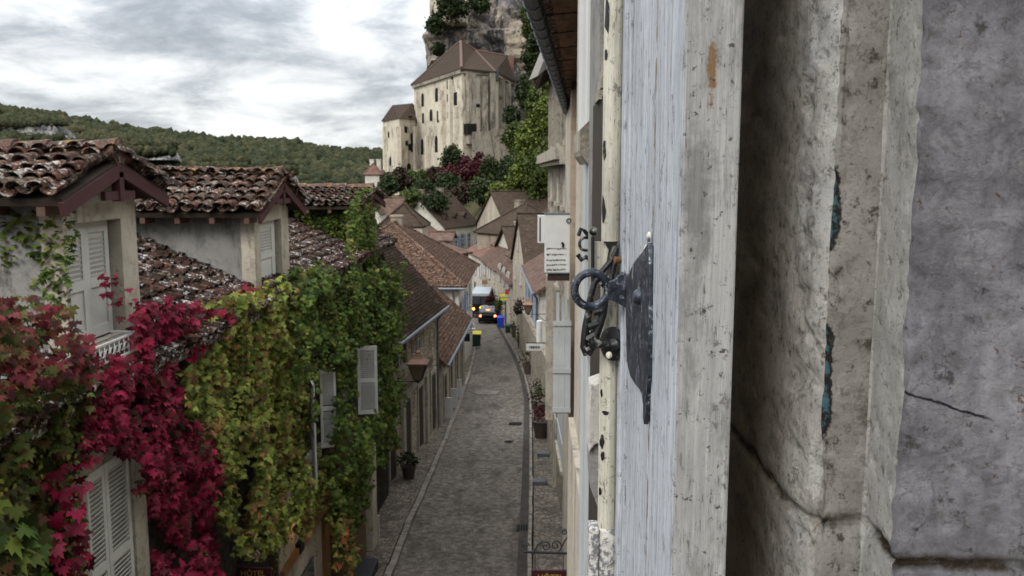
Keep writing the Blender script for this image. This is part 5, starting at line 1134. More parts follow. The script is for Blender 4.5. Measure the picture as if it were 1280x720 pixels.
mb = MB(); mb.tube([epos(-.3,0)-Vector((.05,0,.05)), epos(1.02,0)-Vector((.05,0,.05))], .085, 10); gt = mb.build('gutter', m_plain('dark leaded gutter', (.05,.055,.06), .5, .5, .4, .4, 9), Bw)
for k in range(26): mb = MB(); P = epos(-.25+k*.05, 0)-Vector((.05,0,.05)); mb.tube([P-Vector((0,.02,0)), P+Vector((0,.03,0))], .1, 10); mb.build('gutter_joint', M['zinc'], gt)
P = epos(1.0,0); mb = MB(); mb.tube([P-Vector((.03,0,.1)), P+Vector((.0,.05,-.3)), P+Vector((.06,.05,-.42)), P+Vector((.22,.08,-.5))], .05, 8); mb.build('downpipe', M['iron'], gt)
yP = 15.5; mb = MB(); mb.box(W(713,300,Y=yP).x, 1.5, yP, yP+.5, -11, W(713,112,Y=yP).z); mb.build('pilaster', m_wall('tan pilaster', (.36,.30,.22), (.28,.23,.17), 1.5, st=.66), Bw)
# tongue of grey roof seen beyond the boarded eave
mb = MB(); q = [W(691,46,Y=26.),W(672,95,Y=23.),W(690,80,Y=24.5),W(700,60,Y=27)]; mb.slab([q[0],q[1],q[2],q[3]], .25); tag(mb.build('roof_corner', m_plain('grey brown roof edge', (.13,.115,.10))), 'grey brown jutting roof corner seen beyond the dark gutter', 'roof')
# white notice box on the pilaster corner
NB = thing('notice_board', 'white wall box with rows of black hand lettering on the right', 'notice board', W(692,345,Y=14.2))
YN = 14.2; a, b = W(681,268,Y=YN), W(712,342,Y=YN); mb = MB(); mb.box(a.x,b.x,YN,YN+.18,b.z,a.z); mb.build('panel', M['whitepaint'], NB, bevel=.006)
mb = MB(); mb.box(a.x-.012,b.x+.0,YN-.012,YN+.19,a.z,a.z+.02); mb.box(a.x-.0,b.x,YN-.012,YN-.001,b.z,b.z+.02); mb.build('frame', M['zinc'], NB)
a2, b2 = W(672,269,Y=YN+.3), W(681,303,Y=YN+.3); mb = MB(); mb.box(a2.x,b2.x+.02,YN+.19,YN+.4,b2.z,a2.z); side = mb.build('side_box', M['whitepaint'], NB)
mb = MB(); mb.box(a2.x+.03,a2.x+.05,YN+.182,YN+.19,b2.z+.03,a2.z-.03); mb.build('slot', M['black'], side)
mb = MB(); rs = random.Random(5)     # illegible strokes of the painted lines
for py, hgt in ((311,2.2),(318,2.6),(325,2.8),(331,2.4),(337,3.6)):
    px = 684.
    while px < 708:
        w_ = rs.uniform(.7,1.8); p = W(px,py+rs.uniform(-.5,.5),Y=YN-.004); q = w_/FP*YN*.5
        mb.obox(p, (q,0,rs.uniform(-.3,.3)*q), (0,.003,0), (0,0,hgt*.36*rs.uniform(.5,1.1)/FP*YN)); px += w_+rs.uniform(.3,1.3)
mb.tube([W(702,303,Y=YN-.01),W(704,305,Y=YN-.01),W(703.5,309,Y=YN-.01)], .02, 6); mb.build('lettering', M['black'], NB)
mb = MB(); mb.torus(W(711,276,Y=YN-.02), (.1,-1,0), .035, .008, 14, 6); mb.build('hook', M['black'], NB)
mb = MB(); mb.box(a.x+.05,b.x,YN+.02,YN+.16,b.z-.12,b.z-.001); mb.build('base_block', M['darkwood'], NB)
# grey plank shutters below it (px 690-713, y 345-515)
GS = thing('plank_shutter', 'weathered grey plank shutter folded back under the white notice box', 'shutter', W(702,515,Y=15.))
YG = 15.; a, b = W(692,352,Y=YG), W(713,517,Y=YG); mb = MB(); n = 3
for k in range(n): x0 = a.x+(b.x-a.x)*k/n; mb.box(x0, x0+(b.x-a.x)/n-.006, YG, YG+.035, b.z, W(700,402,Y=YG).z)
for k in range(3): x0 = a.x+.03+(b.x-a.x-.03)*k/3; mb.box(x0+.02, x0+(b.x-a.x)/3-.03, YG+.01, YG+.03, W(700,402,Y=YG).z, W(700,366+4*k,Y=YG).z)
mb.build('boards', M['greypaint'], GS)
mb = MB()
for py in (404,463,512): mb.box(a.x-.01,b.x,YG-.03,YG,W(700,py+3,Y=YG).z,W(700,py-3,Y=YG).z)
mb.build('batten', M['greypaint'], GS)
mb = MB(); mb.box(W(682,500,Y=15.1).x,W(691,500,Y=15.1).x,15.1,15.5,W(686,525,Y=15.1).z,W(686,345,Y=15.1).z); tag(mb.build('stone_pier', M['stonetrim']), 'narrow pale stone pier left of the grey plank shutter', 'pier')
# pipe, small fittings on the near facade
DP = thing('drainpipe', 'dark blue drainpipe running down the corner of the own facade', 'drainpipe', W(715,700,Y=9.))
mb = MB(); mb.tube([W(716,525,Y=9.),W(716,600,Y=9.),W(716,800,Y=9.)], .028, 10); mb.build('pipe', m_plain('navy paint', (.02,.03,.06), .5), DP, smooth=True)
mb = MB()
for py in (545,598,645): mb.torus(W(716,py,Y=9.), (0,0,1), .034, .01, 12, 6); mb.bar(W(716,py,Y=9.), W(722,py-4,Y=9.), .02, .02)
mb.build('pipe_bracket', M['iron'], DP)
mb = MB(); mb.box(W(722,520,Y=8.).x,1.2,5.2,8.5,-12,2.); tag(mb.build('wall_pier', M['plaster']), 'pale rendered wall return beside the dark blue drainpipe', 'wall')
for py_, px_ in ((552,721),(605,719)):
    p = W(px_,py_,Y=8.4); mb = MB(); mb.box(p.x-.03,p.x+.05,8.35,8.45,p.z-.07,p.z+.07); tag(mb.build('junction_box', M['whitepaint'], bevel=.008), 'small white junction box beside the blue drainpipe, '+('upper' if py_ == 552 else 'lower')+' of two', 'junction box')
# wrought iron sign bracket lower right with maroon board
def spiral(mb, c, r0, turns, s, th, Yp, flip=1, seg=22, start=0.):
    pts = []
    for k in range(seg+1):
        f = k/seg; a = start+turns*6.283*f*flip; r_ = r0*(1-f*.8); pts.append((c[0]+math.cos(a)*r_, Yp, c[1]+math.sin(a)*r_))
    mb.tube(pts, th, 6)
YS = 8.6; SB = thing('sign_bracket', 'black wrought iron scroll bracket over the right pavement', 'sign bracket', W(715,692,Y=YS))
mb = MB(); mb.bar(W(655,690,Y=YS), W(718,692,Y=YS), .02, .02)
for px, py, r_, fl, st in ((657,682,5,1,0),(682,683,7.5,-1,3.1),(695,682,8,1,-1.2),(706,665,4,1,1)):
    p = W(px,py,Y=YS); spiral(mb, (p.x,p.z), r_/FP*YS, 1.4, 1, .007, YS, fl, start=st)
mb.tube([W(668,690,Y=YS),W(672,681,Y=YS),W(678,676,Y=YS)], .007, 6); mb.tube([W(700,688,Y=YS),W(706,676,Y=YS),W(712,668,Y=YS)], .007, 6)
mb.build('scrolls', M['iron'], SB)
SG = thing('hanging_sign', 'dark maroon hanging sign with gold lettering at the bottom right of the street', 'sign', W(688,760,Y=YS))
a, b = W(664,712,Y=YS), W(709,760,Y=YS); mb = MB(); mb.box(a.x,b.x,YS-.015,YS+.015,b.z,a.z); mb.build('board', M['maroon2'] if 'maroon2' in M else m_plain('deep maroon', (.03,.006,.008), .45), SG, bevel=.004)
mb = MB()
for px in (669,704): mb.bar(W(px,691,Y=YS), W(px,713,Y=YS), .008, .008, (1,0,0))
mb.build('hanger', M['iron'], SG)
gold = m_plain('gold lettering', (.42,.27,.07), .45, .5, .4, .15)
def put_text(txt, size, p, parent, mat, rz=0., name='lettering'):
    me = text_mesh(txt, size); o = link(name, me, mat, parent); o.rotation_euler = (R(90), 0, rz); o.location = Vector(p)-wloc(parent); return o
put_text('HÔTEL', .085, W(688,722,Y=YS-.02), SG, gold)
p = W(717,711,Y=8.3); EL = thing('enamel_sign', 'small white and blue enamel house plate on the drainpipe corner', 'sign', p)
mb = MB(); mb.box(p.x-.028,p.x+.028,8.29,8.31,p.z-.06,p.z+.06); mb.build('plate', m_plain('blue enamel', (.03,.09,.25), .3), EL, bevel=.01)
mb = MB(); mb.box(p.x-.02,p.x+.02,8.285,8.29,p.z-.05,p.z+.055); mb.build('white_field', m_plain('white enamel', (.75,.78,.8), .3, var=.05), EL); mb = MB(); mb.box(p.x-.006,p.x+.006,8.28,8.285,p.z-.02,p.z+.02); mb.build('mark', m_plain('navy mark', (.02,.04,.1)), EL)
# left bracket and maroon sign
YL = 12.6; LB = thing('sign_bracket', 'pale scrolled iron bracket under the olive creeper at the bottom left', 'sign bracket', W(290,700,Y=YL))
mb = MB(); mb.tube([W(a,b,Y=YL) for a, b in ((289,679),(296,682),(303,688),(310,695),(316,698),(321,697),(324,692),(321,688),(318,691),(320,694))], .016, 8)
mb.build('scroll_arm', m_plain('dull brass', (.30,.24,.19), .5, .5, .4), LB, smooth=True)
mb = MB(); p = W(290,694,Y=YL); spiral(mb, (p.x,p.z), .085, 1.3, 1, .014, YL, -1, start=1.2); mb.bar(W(270,700,Y=YL), W(330,704,Y=YL), .02, .02); mb.build('scroll', M['iron'], LB, smooth=True)
LS = thing('hanging_sign', 'dark maroon hanging sign with gold lettering under the olive creeper at the bottom left', 'sign', W(315,760,Y=YL))
a, b = W(288,709,Y=YL), W(341,760,Y=YL); mb = MB(); mb.box(a.x,b.x,YL-.02,YL+.02,b.z,a.z); mb.build('board', m_plain('dark maroon board', (.035,.007,.010), .45), LS, bevel=.006)
put_text('HÔTEL', .12, W(316,717,Y=YL-.025), LS, gold)
# ------------------------------------------------------------------ lanterns
def lantern(label, px, pyt, pyb, Y, wall_dx, bracket='side', scale_w=1.):
    a, b = W(px,pyt,Y=Y), W(px,pyb,Y=Y); H = a.z-b.z; t = thing('street_lantern', label, 'lantern', b, group=None)
    w_ = H*.25*scale_w; c = b; m = MB(); z = lambda f: b.z+H*f
    def sq(m, z0, w0, z1, w1): m.add([(c.x+i*w0,c.y+j*w0,z0) for i,j in ((-1,-1),(1,-1),(1,1),(-1,1))]+[(c.x+i*w1,c.y+j*w1,z1) for i,j in ((-1,-1),(1,-1),(1,1),(-1,1))], [(3,2,1,0),(4,5,6,7),(0,1,5,4),(1,2,6,5),(2,3,7,6),(3,0,4,7)])
    sq(m, z(.58), w_*1.15, z(.63), w_*1.2); sq(m, z(.63), w_*1.2, z(.75), w_*.62); sq(m, z(.75), w_*.62, z(.86), w_*.42); sq(m, z(.86), w_*.5, z(.89), w_*.45)
    m.lathe((c.x,c.y,z(.89)), [(w_*.34,0),(w_*.38,H*.04),(w_*.2,H*.08),(0,H*.11)], (0,0,1), 10); m.build('lamp_roof', M['bronze'], t)
    m = MB(); sq(m, z(.12), w_*.42, z(.575), w_*.96); m.build('glass_body', m_plain('dusty amber lantern glass', (.11,.075,.05), .35, .5, scale=5), t)
    m = MB()
    for i, j in ((-1,-1),(1,-1),(1,1),(-1,1)): m.bar((c.x+i*w_*.43,c.y+j*w_*.43,z(.12)), (c.x+i*w_,c.y+j*w_,z(.58)), .025, .025)
    sq(m, z(.08), w_*.3, z(.125), w_*.5); m.lathe((c.x,c.y,z(0)), [(0,0),(w_*.2,.02),(w_*.15,H*.08)], (0,0,1), 8); m.build('lamp_frame', M['iron'], t)
    m = MB(); m.tube([(c.x,c.y,z(.05)),(c.x+wall_dx*.6,c.y,z(.06)),(c.x+wall_dx,c.y,z(.08))], .018, 6); m.tube([(c.x+wall_dx*.5,c.y,z(.05)),(c.x+wall_dx*.8,c.y,z(-.25)),(c.x+wall_dx,c.y,z(-.35))], .014, 6); m.build('wall_arm', M['iron'], t)
    return t
lantern('copper roofed street lantern on a bracket beside the ivy', 523, 437, 479, 25., -1.25)
lantern('pale street lantern on the right below the blue shutters', 660, 372, 394, 42., .9, scale_w=.95)
# ------------------------------------------------------------------ vehicles
Yv = yroad(407); zc0 = zr(Yv)
def car(label, px, Yv, wid, L):
    x = gx(px, Yv); t = thing('car', label, 'car', (x, Yv, zr(Yv))); z0 = zr(Yv); hw = wid/2
    def loft(secs, name, mat, par=t, **k):
        m = MB(); n = len(secs[0]); b = 0
        for s_ in secs: m.v += [(x+a, Yv+yy, z0+zz) for a, yy, zz in s_]
        for i in range(len(secs)-1):
            for q in range(n): q2 = (q+1) % n; m.f.append((i*n+q, i*n+q2, (i+1)*n+q2, (i+1)*n+q))
        m.f.append(tuple(reversed(range(n)))); m.f.append(tuple((len(secs)-1)*n+q for q in range(n)))
        return m.build(name, mat, par, smooth=True, **k)
    def sec(y, zb, zt, h1, h2): return [(-h1,y,zb),(h1,y,zb),(h1*1.02,y,(zb+zt)/2),(h2,y,zt),(-h2,y,zt),(-h1*1.02,y,(zb+zt)/2)]
    bd = loft([sec(0,.35,.78,hw*.86,hw*.8),sec(.12,.25,.92,hw*.96,hw*.9),sec(.6,.2,.98,hw,hw*.93),sec(L*.5,.2,.95,hw,hw*.93),sec(L*.8,.2,.88,hw,hw*.9),sec(L-.1,.25,.72,hw*.92,hw*.8),sec(L,.35,.6,hw*.8,hw*.7)], 'body', M['black'])
    loft([sec(.25,.93,1.02,hw*.88,hw*.82),sec(.75,.93,1.38,hw*.9,hw*.68),sec(L*.35,.93,1.46,hw*.9,hw*.7),sec(L*.55,.93,1.40,hw*.9,hw*.66),sec(L*.76,.88,.95,hw*.88,hw*.8)], 'cabin', M['glass'])
    loft([sec(.78,1.37,1.40,hw*.69,hw*.66),sec(L*.35,1.455,1.48,hw*.71,hw*.68),sec(L*.54,1.40,1.42,hw*.67,hw*.64)], 'roof', M['carroof'])
    for s_ in (-1,1):
        for yy in (L*.2, L*.82):
            m = MB(); c = (x+s_*hw*.88, Yv+yy, z0+.31); m.lathe((c[0]-.1,c[1],c[2]), [(0,0),(.31,0),(.31,.2),(0,.2)], (1,0,0), 18); wh = m.build('wheel', M['rubber'], t); m = MB(); m.lathe((c[0]+s_*.105-.003,c[1],c[2]), [(0,0),(.19,0),(.19,.006),(0,.006)], (1,0,0), 14); m.build('rim', M['zinc'], wh)
        m = MB(); m.lathe((x+s_*hw*.74, Yv+.03, z0+.72), [(0,.0),(.1,.0),(.12,-.02),(0,-.06)][::-1], (0,1,0), 12); m.build('tail_light', m_emit('lit tail lamp', (1,.14,.06), 7.), t)
        m = MB(); m.box(x+s_*hw*.95, x+s_*(hw+.14), Yv+L*.62, Yv+L*.66, z0+.95, z0+1.07); m.build('wing_mirror', M['black'], t, bevel=.01)
    m = MB(); m.box(x-.16, x+.16, Yv+.42, Yv+.5, z0+1.18, z0+1.25); m.build('brake_light', m_emit('lit brake lamp', (1,.16,.05), 6.), t)
    m = MB(); m.box(x-.26, x+.26, Yv-.0, Yv+.04, z0+.60, z0+.71); m.build('number_plate', M['whitepaint'], t, bevel=.004)
    m = MB(); m.box(x-hw*.86, x+hw*.86, Yv-.06, Yv+.1, z0+.33, z0+.5); m.build('bumper', M['black'], t, bevel=.03)
    return t
M['carroof'] = m_plain('grey car roof', (.16,.17,.19), .3, .5)
car('small black car with red tail and brake lights lit, behind the dark van', 609, yroad(405), 25/FP*yroad(405), 3.9)
Yt = yroad(398)-1.; 
def van(px, Y):
    x = gx(px, Y); w_ = 26/FP*Y; hw = w_/2; z0 = zr(Y); H = gz(366, Y, px)-z0; t = thing('van', 'tall dark van with pale roof and orange lights lit at the street bend', 'van', (x, Y, z0))
    m = MB(); m.slab([(x-hw,Y,z0+.4),(x+hw,Y,z0+.4),(x+hw*.97,Y,z0+H*.86),(x+hw*.9,Y,z0+H-.1),(x-hw*.9,Y,z0+H-.1),(x-hw*.97,Y,z0+H*.86)], 5.2, (0,-1,0)); m.build('body', M['black'], t, bevel=.05)
    m = MB(); m.box(x-hw*.88,x+hw*.88,Y-.02,Y+5.1,z0+H-.35,z0+H-.05); m.build('roof', m_plain('pale grey van roof', (.30,.33,.36), .5), t, bevel=.04)
    m = MB(); m.box(x-hw*.8,x-.04,Y-.025,Y+.01,z0+H*.55,z0+H*.84); m.box(x+.04,x+hw*.8,Y-.025,Y+.01,z0+H*.55,z0+H*.84); m.build('rear_window', M['glass'], t)
    m = MB(); m.box(x-hw*.95,x+hw*.95,Y-.1,Y,z0+.35,z0+.6); m.build('bumper', M['iron'], t, bevel=.03)
    for dx, dz, c in ((-.68,.36,(1,.33,.04)),(.02,.40,(1,.6,.03)),(.62,.38,(1,.22,.04))):
        m = MB(); m.lathe((x+dx*hw, Y-.03, z0+H*dz), [(0,0),(.12,.01),(.10,.05),(0,.06)], (0,-1,0), 12); m.build('hazard_light', m_emit('lit amber lamp', c, 7.), t)
    for s_ in (-1,1):
        for yy in (.9,4.2):
            m = MB(); m.lathe((x+s_*hw*.86-.11, Y+yy, z0+.36), [(0,0),(.36,0),(.36,.22),(0,.22)], (1,0,0), 18); m.build('wheel', M['rubber'], t)
        m = MB(); m.box(x+s_*hw, x+s_*(hw+.2), Y+4.2, Y+4.3, z0+H*.5, z0+H*.65); m.build('wing_mirror', M['black'], t)
van(600, Yt+1.5)
# ------------------------------------------------------------------ bins and street clutter
def bin_(label, px, pyb, wpx, hpx, body, lid, Y=None, open_=False):
    Y = Y or yroad(pyb); p = W(px, pyb, Y=Y); z0 = zr(Y)+.12; s_ = Y/FP; w_ = wpx*s_; h = hpx*s_; t = thing('wheelie_bin', label, 'bin', (p.x, Y, z0)); x = p.x
    m = MB(); a, b = w_*.40, w_*.5; m.add([(x+i*a,Y+j*a*.9,z0+.04) for i,j in ((-1,-1),(1,-1),(1,1),(-1,1))]+[(x+i*b,Y+j*b*.9,z0+h*.88) for i,j in ((-1,-1),(1,-1),(1,1),(-1,1))], [(3,2,1,0),(4,5,6,7),(0,1,5,4),(1,2,6,5),(2,3,7,6),(3,0,4,7)]); m.build('body', body, t, bevel=.02)
    m = MB(); m.slab([(x-b*1.08,Y-b*1.0,z0+h*.89),(x+b*1.08,Y-b*1.0,z0+h*.89),(x+b*1.05,Y+b*1.0,z0+h),(x-b*1.05,Y+b*1.0,z0+h)], .06, (0,0,1)); m.build('lid', lid, t, bevel=.015)
    for q in (-1,1): m = MB(); m.lathe((x+q*a-.03,Y+a*.8,z0+.07), [(0,0),(.09,0),(.09,.06),(0,.06)], (1,0,0), 12); m.build('wheel', M['rubber'], t)
    m = MB(); m.bar((x-b*.8,Y+b*1.02,z0+h*.86),(x+b*.8,Y+b*1.02,z0+h*.86),.04,.04); m.build('handle', M['rubber'], t)
    return t
gr = m_plain('dark green plastic', (.012,.045,.028), .5, var=.15); bl = m_plain('blue plastic', (.015,.045,.40), .45, var=.1); ye = m_plain('yellow plastic', (.62,.53,.03), .5, var=.1)
bin_('dark green wheelie bin with a bright yellow lid on the left pavement', 595, 435, 13, 19, gr, ye)
bin_('bright blue wheelie bin across from the black car', 626, 400, 9, 15, bl, bl, Y=75.)
bin_('small green bin right of the blue bin', 635, 402, 7, 11, gr, gr, Y=71.)
def board(label, px, py, wpx, hpx, Y, mat, name='sign', cat='sign', txt=None, tm=None, ts=.2, d=.05, frame=None, hang=True):
    p = W(px, py, Y=Y); s_ = Y/FP; t = thing(name, label, cat, p); m = MB(); m.box(p.x-wpx*s_/2,p.x+wpx*s_/2,Y-d/2,Y+d/2,p.z-hpx*s_/2,p.z+hpx*s_/2); m.build('board', mat, t, bevel=.008)
    if hang: m = MB(); m.bar((p.x-wpx*s_*.5,Y,p.z+hpx*s_*.62),(p.x+wpx*s_*.9,Y,p.z+hpx*s_*.62),.03,.03); m.bar((p.x-wpx*s_*.4,Y,p.z+hpx*s_*.62),(p.x-wpx*s_*.4,Y,p.z+hpx*s_*.45),.02,.02,(1,0,0)); m.bar((p.x+wpx*s_*.4,Y,p.z+hpx*s_*.62),(p.x+wpx*s_*.4,Y,p.z+hpx*s_*.45),.02,.02,(1,0,0)); m.build('bracket', M['iron'], t)
    if txt: put_text(txt, ts, (p.x, Y-d/2-.006, p.z), t, tm or M['black'])
    return t
sgn = board('white hanging sign with dark lettering over the right pavement', 668, 434, 21, 9, 32., M['whitepaint'], txt=None)
mb = MB(); rs = random.Random(9); px = 662.
while px < 675:     # blurred, unreadable letter strokes
    w_ = rs.uniform(.7,1.5); p = W(px,434,Y=31.96); q = w_/FP*32*.5; mb.obox(p, (q,0,rs.uniform(-.4,.4)*q), (0,.004,0), (0,0,2.2/FP*32*rs.uniform(.5,.9))); px += w_+rs.uniform(.4,1.)
mb.build('lettering', M['black'], sgn)
board('red hanging shop sign at the bend', 634, 365, 5, 6, 62., m_plain('red sign', (.25,.03,.03)))
board('yellow hanging shop sign at the bend below the red one', 628, 369, 7, 4, 60., m_plain('yellow sign', (.5,.42,.04)))
board('green yellow sign board above the blue bin', 630, 374, 9, 3, 58., m_plain('lime sign', (.35,.38,.05)))
board('black menu board with pale emblem on the left wall', 583, 422, 9, 10, 49., M['black'], name='menu_board', cat='menu board')
board('small ochre shop sign hanging above the van', 606, 353, 7, 5, 80., m_plain('ochre sign', (.20,.13,.07)))
p = W(589,404,Y=52.); gl = thing('globe_lamp', 'white globe wall lamp with a shallow dish above the green bin', 'lamp', p); mb = MB(); mb.lathe(p, [(.14*math.sin(a), -.14*math.cos(a)) for a in [math.pi*k/8 for k in range(9)]], (0,0,1), 14); mb.build('globe', M['whitepaint'], gl, smooth=True)
mb = MB(); mb.lathe(p-Vector((0,0,.45)), [(0,0),(.2,.02),(.27,.12),(.24,.12),(0,.05)], (0,0,1), 16); mb.build('dish', M['whitepaint'], gl); mb = MB(); mb.bar(p-Vector((0,0,.4)), p-Vector((0,0,.1)), .04, .04, (1,0,0)); mb.bar(p-Vector((0,0,.3)), p+Vector((-.6,0,-.3)), .03, .03); mb.build('stem', M['iron'], gl)
# white wall tubes/awning rolls, benches, pots
p = W(674,415,Y=38.); mb = MB(); mb.tube([p+Vector((0,0,.5)), p-Vector((0,0,.45))], .13, 12); o = mb.build('parasol', M['whitepaint'], smooth=True); tag(o, 'furled white parasol on the right pavement above the white sign', 'parasol')
def pot(label, px, py, Y, w_, h, plant, seed, n=260, cat='potted plant', zz=None):
    p = W(px, py, Y=Y); z0 = zz if zz is not None else zr(Y)+.12; t = thing('potted_plant', label, cat, (p.x, Y, z0)); m = MB(); m.lathe((p.x,Y,z0), [(w_*.32,0),(w_*.45,h*.45),(w_*.5,h*.45),(w_*.44,h*.42),(0,h*.42)], (0,0,1), 14); m.build('pot', m_plain('dark clay', (.05,.035,.028)), t)
    rs = np.random.RandomState(seed); V, F = crown_np(rs, h*.8, w_*.8, n, .09, 7); link('foliage', np_mesh('foliage', V+np.array([0,0,h*.75]), F), M[plant], t); return t
pot('dark bushy potted plant against the left shop fronts', 511, 608, 28., .55, .9, 'tdark', 41)
pot('potted shrub on the right pavement near the stone wall', 653, 400, 61., .9, 1.6, 'tdark', 42)
pot('reddish potted plant on the right pavement beyond the white sign', 661, 420, 50., .8, 1.3, 'tmauve', 43)
pot('potted plant on the right pavement below the furled parasol', 674, 470, 38., .7, 1.3, 'tdark', 44)
pot('tall potted shrub beside the small green bin', 645, 396, 68., 1., 2.2, 'tgreen', 45)
pot('rusty brown potted plant beside the grey plank shutter', 677, 452, 34., .8, 1.5, 'tred', 46)
for i, (px, py, lab) in enumerate(((655,608,'grey stone block step on the right pavement, nearer of the two'),(660,573,'grey stone block step on the right pavement, farther of the two'))):
    Y = yroad(py); p = W(px+20,py,Y=Y); mb = MB(); mb.box(p.x-.25,p.x+.2,Y-.18,Y+.18,zr(Y)+.02,zr(Y)+.24); tag(mb.build('stone_block', m_plain('slate block', (.09,.09,.10)), bevel=.02), lab, 'stone block')
for i, (u, lab) in enumerate(((37.5,'nearest'),(39.8,'middle'),(42.4,'farthest'))):
    mb = MB(); x_ = -3.98; mb.slab([(x_+.02,u,zr(u)+.1),(x_+.42,u,zr(u)+.1),(x_+.40,u+.06,zr(u)+1.0),(x_+.04,u+.06,zr(u)+1.0)], .04, (0,-1,0)); mb.slab([(x_+.02,u+.4,zr(u)+.1),(x_+.42,u+.4,zr(u)+.1),(x_+.40,u+.12,zr(u)+1.0),(x_+.04,u+.12,zr(u)+1.0)], .04, (0,-1,0)); tag(mb.build('a_frame_board', M['whitepaint']), 'white folding pavement board outside the low house, '+lab+' of three', 'pavement board')
# hanging flower baskets at the bend
for i, (px, py, Y, mt, lab) in enumerate(((613,374,70.,'tred','red flowered'),(648,383,58.,'tmauve','bronze leaved'),(622,382,68.,'tgreen','green leaved'))):
    p = W(px,py,Y=Y); t = thing('hanging_basket', lab+' hanging basket on the right hand shop fronts', 'hanging basket', p); rs = np.random.RandomState(60+i); V, F = crown_np(rs, .9, .55, 300, .12, 7); link('foliage', np_mesh('foliage', V, F), M[mt], t)
    mb = MB(); mb.lathe((p.x,p.y,p.z-.55), [(0,0),(.2,.05),(.3,.25)], (0,0,1), 10); mb.build('basket', M['iron'], t)
# ------------------------------------------------------------------ CHAPEL COMPLEX
def cpt(px, Y): return (gx(px, Y), Y)
ch = thing('pilgrimage_church', 'tall buttressed limestone church under a dark hipped roof, set against the cliff', 'church', (gx(575,190), 190, -2.))
A, B, C_, D_, E_ = cpt(519,224), cpt(578.5,190), cpt(618,196), cpt(639,214), (gx(600,236)+2, 236)
zeA, zeB, zeC = gz(104,224,519), gz(84,190,578), gz(88,196,618)
ze = zeB; foot = [A,B,C_,D_,E_]
mb = MB(); mb.slab([(x,y,ze) for x, y in foot], ze+14, (0,0,1)); mb.build('wall', M['chapel'], ch)
ap = W(576,51,Y=209); ap2 = W(594,63,Y=212); rg = W(634,70,Y=222)
def off(p, c, d): v = Vector((p[0]-c[0], p[1]-c[1])); v.normalize(); return (p[0]+v.x*d, p[1]+v.y*d)
cc = (sum(p[0] for p in foot)/5, sum(p[1] for p in foot)/5); fo = [off(p, cc, .9) for p in foot]; zo = ze-.3
mb = MB(); P = [(x,y,zo) for x, y in fo]; n = 5
mb.add(P+[tuple(ap), tuple(ap2), tuple(rg)]+[(x,y,zo-.4) for x, y, _ in P], [(0,1,5),(1,2,6,5),(2,3,7,6),(3,4,7),(4,0,5,6,7)]+[(8+i,8+(i+1)%5,(i+1)%5,i) for i in range(5)]+[(12,11,10,9,8)])
rfc = mb.build('roof', M['fr2'], ch)
mb = MB(); mb.tube([Vector(P[1])+Vector((0,0,.1)), ap], .35, 6); mb.tube([ap, ap2], .3, 6); mb.tube([ap2, rg], .3, 6); mb.tube([ap, Vector(P[0])], .3, 6); mb.tube([ap2, Vector(P[2])], .25, 6); mb.build('ridge_tiles', m_plain('rosy ridge', (.11,.065,.055)), rfc)
mb = MB(); p = Vector(ap); mb.lathe(p, [(.4,0),(.5,.5),(.15,1.),(0,2.2)], (0,0,1), 8); mb.build('finial', M['fr2'], rfc)
def onface(P0, P1, px, py, prd=0.):
    """point where the pixel column/row meets the wall between P0 and P1"""
    d = FW+RV*((px-640)/FP)-UV_*((py-360)/FP); a = Vector((P0[0],P0[1])); b = Vector((P1[0],P1[1])); e = b-a
    t = (a.x*e.y-a.y*e.x)/(d.x*e.y-d.y*e.x); return d*t
def wallbox(P0, P1, px, py0, py1, w_, d_, name, mat, par=ch, arch=False, sink=.3):
    a = onface(P0, P1, px, py0); b = onface(P0, P1, px, py1); e = (Vector((P1[0],P1[1],0))-Vector((P0[0],P0[1],0))).normalized(); n = Vector((e.y,-e.x,0)); c = (a+b)/2
    m = MB()
    if arch:
        h = a.z-b.z; pts = [c-e*w_/2-Vector((0,0,h/2)), c+e*w_/2-Vector((0,0,h/2))]+[c+Vector((0,0,h/2-w_/2))+e*(w_/2*math.cos(k*math.pi/8))+Vector((0,0,w_/2*math.sin(k*math.pi/8))) for k in range(9)]
        m.slab([q+n*d_ for q in pts], d_+sink, n)
    else: m.obox(c+n*(d_-sink)/2, e*w_/2, n*(d_+sink)/2, Vector((0,0,(a.z-b.z)/2)))
    return m.build(name, mat, par)
for px, y0, y1, w_ in ((525,115,215,1.0),(553.5,113,150,1.3),(556,125,190,1.2),(566,100,200,1.2),(536,170,215,1.6),(572,132,190,1.0)):
    wallbox(A, B, px, y0, y1, w_, .9, 'buttress', M['chapel'])
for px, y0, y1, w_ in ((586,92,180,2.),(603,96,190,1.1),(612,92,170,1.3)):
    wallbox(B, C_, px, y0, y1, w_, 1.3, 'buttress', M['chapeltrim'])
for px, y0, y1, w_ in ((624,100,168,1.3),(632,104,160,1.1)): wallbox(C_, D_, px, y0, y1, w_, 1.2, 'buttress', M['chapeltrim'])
for px, y0, y1, w_, ar in ((528.5,118,132,1.5,1),(546,111,126,1.7,1),(539,138,150,1.6,1),(529,143,153,1.1,0),(547.5,140,152,1.0,0),(528,175,192,1.5,1),(545.5,171,189,1.6,1),(560,102,110,1.,0),(565.5,98,107,1.,0),(560,119,126,.9,0),(565,116,124,.9,0),(561,141,147,1.,0),(569.5,117,136,1.6,0),(567.5,141,152,1.5,0),(565.5,163,180,1.7,1),(570,156,162,1.6,0),(534,196,203,1.3,0),(552,160,166,1.1,0)):
    wallbox(A, B, px, y0-1.5, y1+1, w_*1.3, .10, 'window', M['nearblack'], arch=bool(ar))
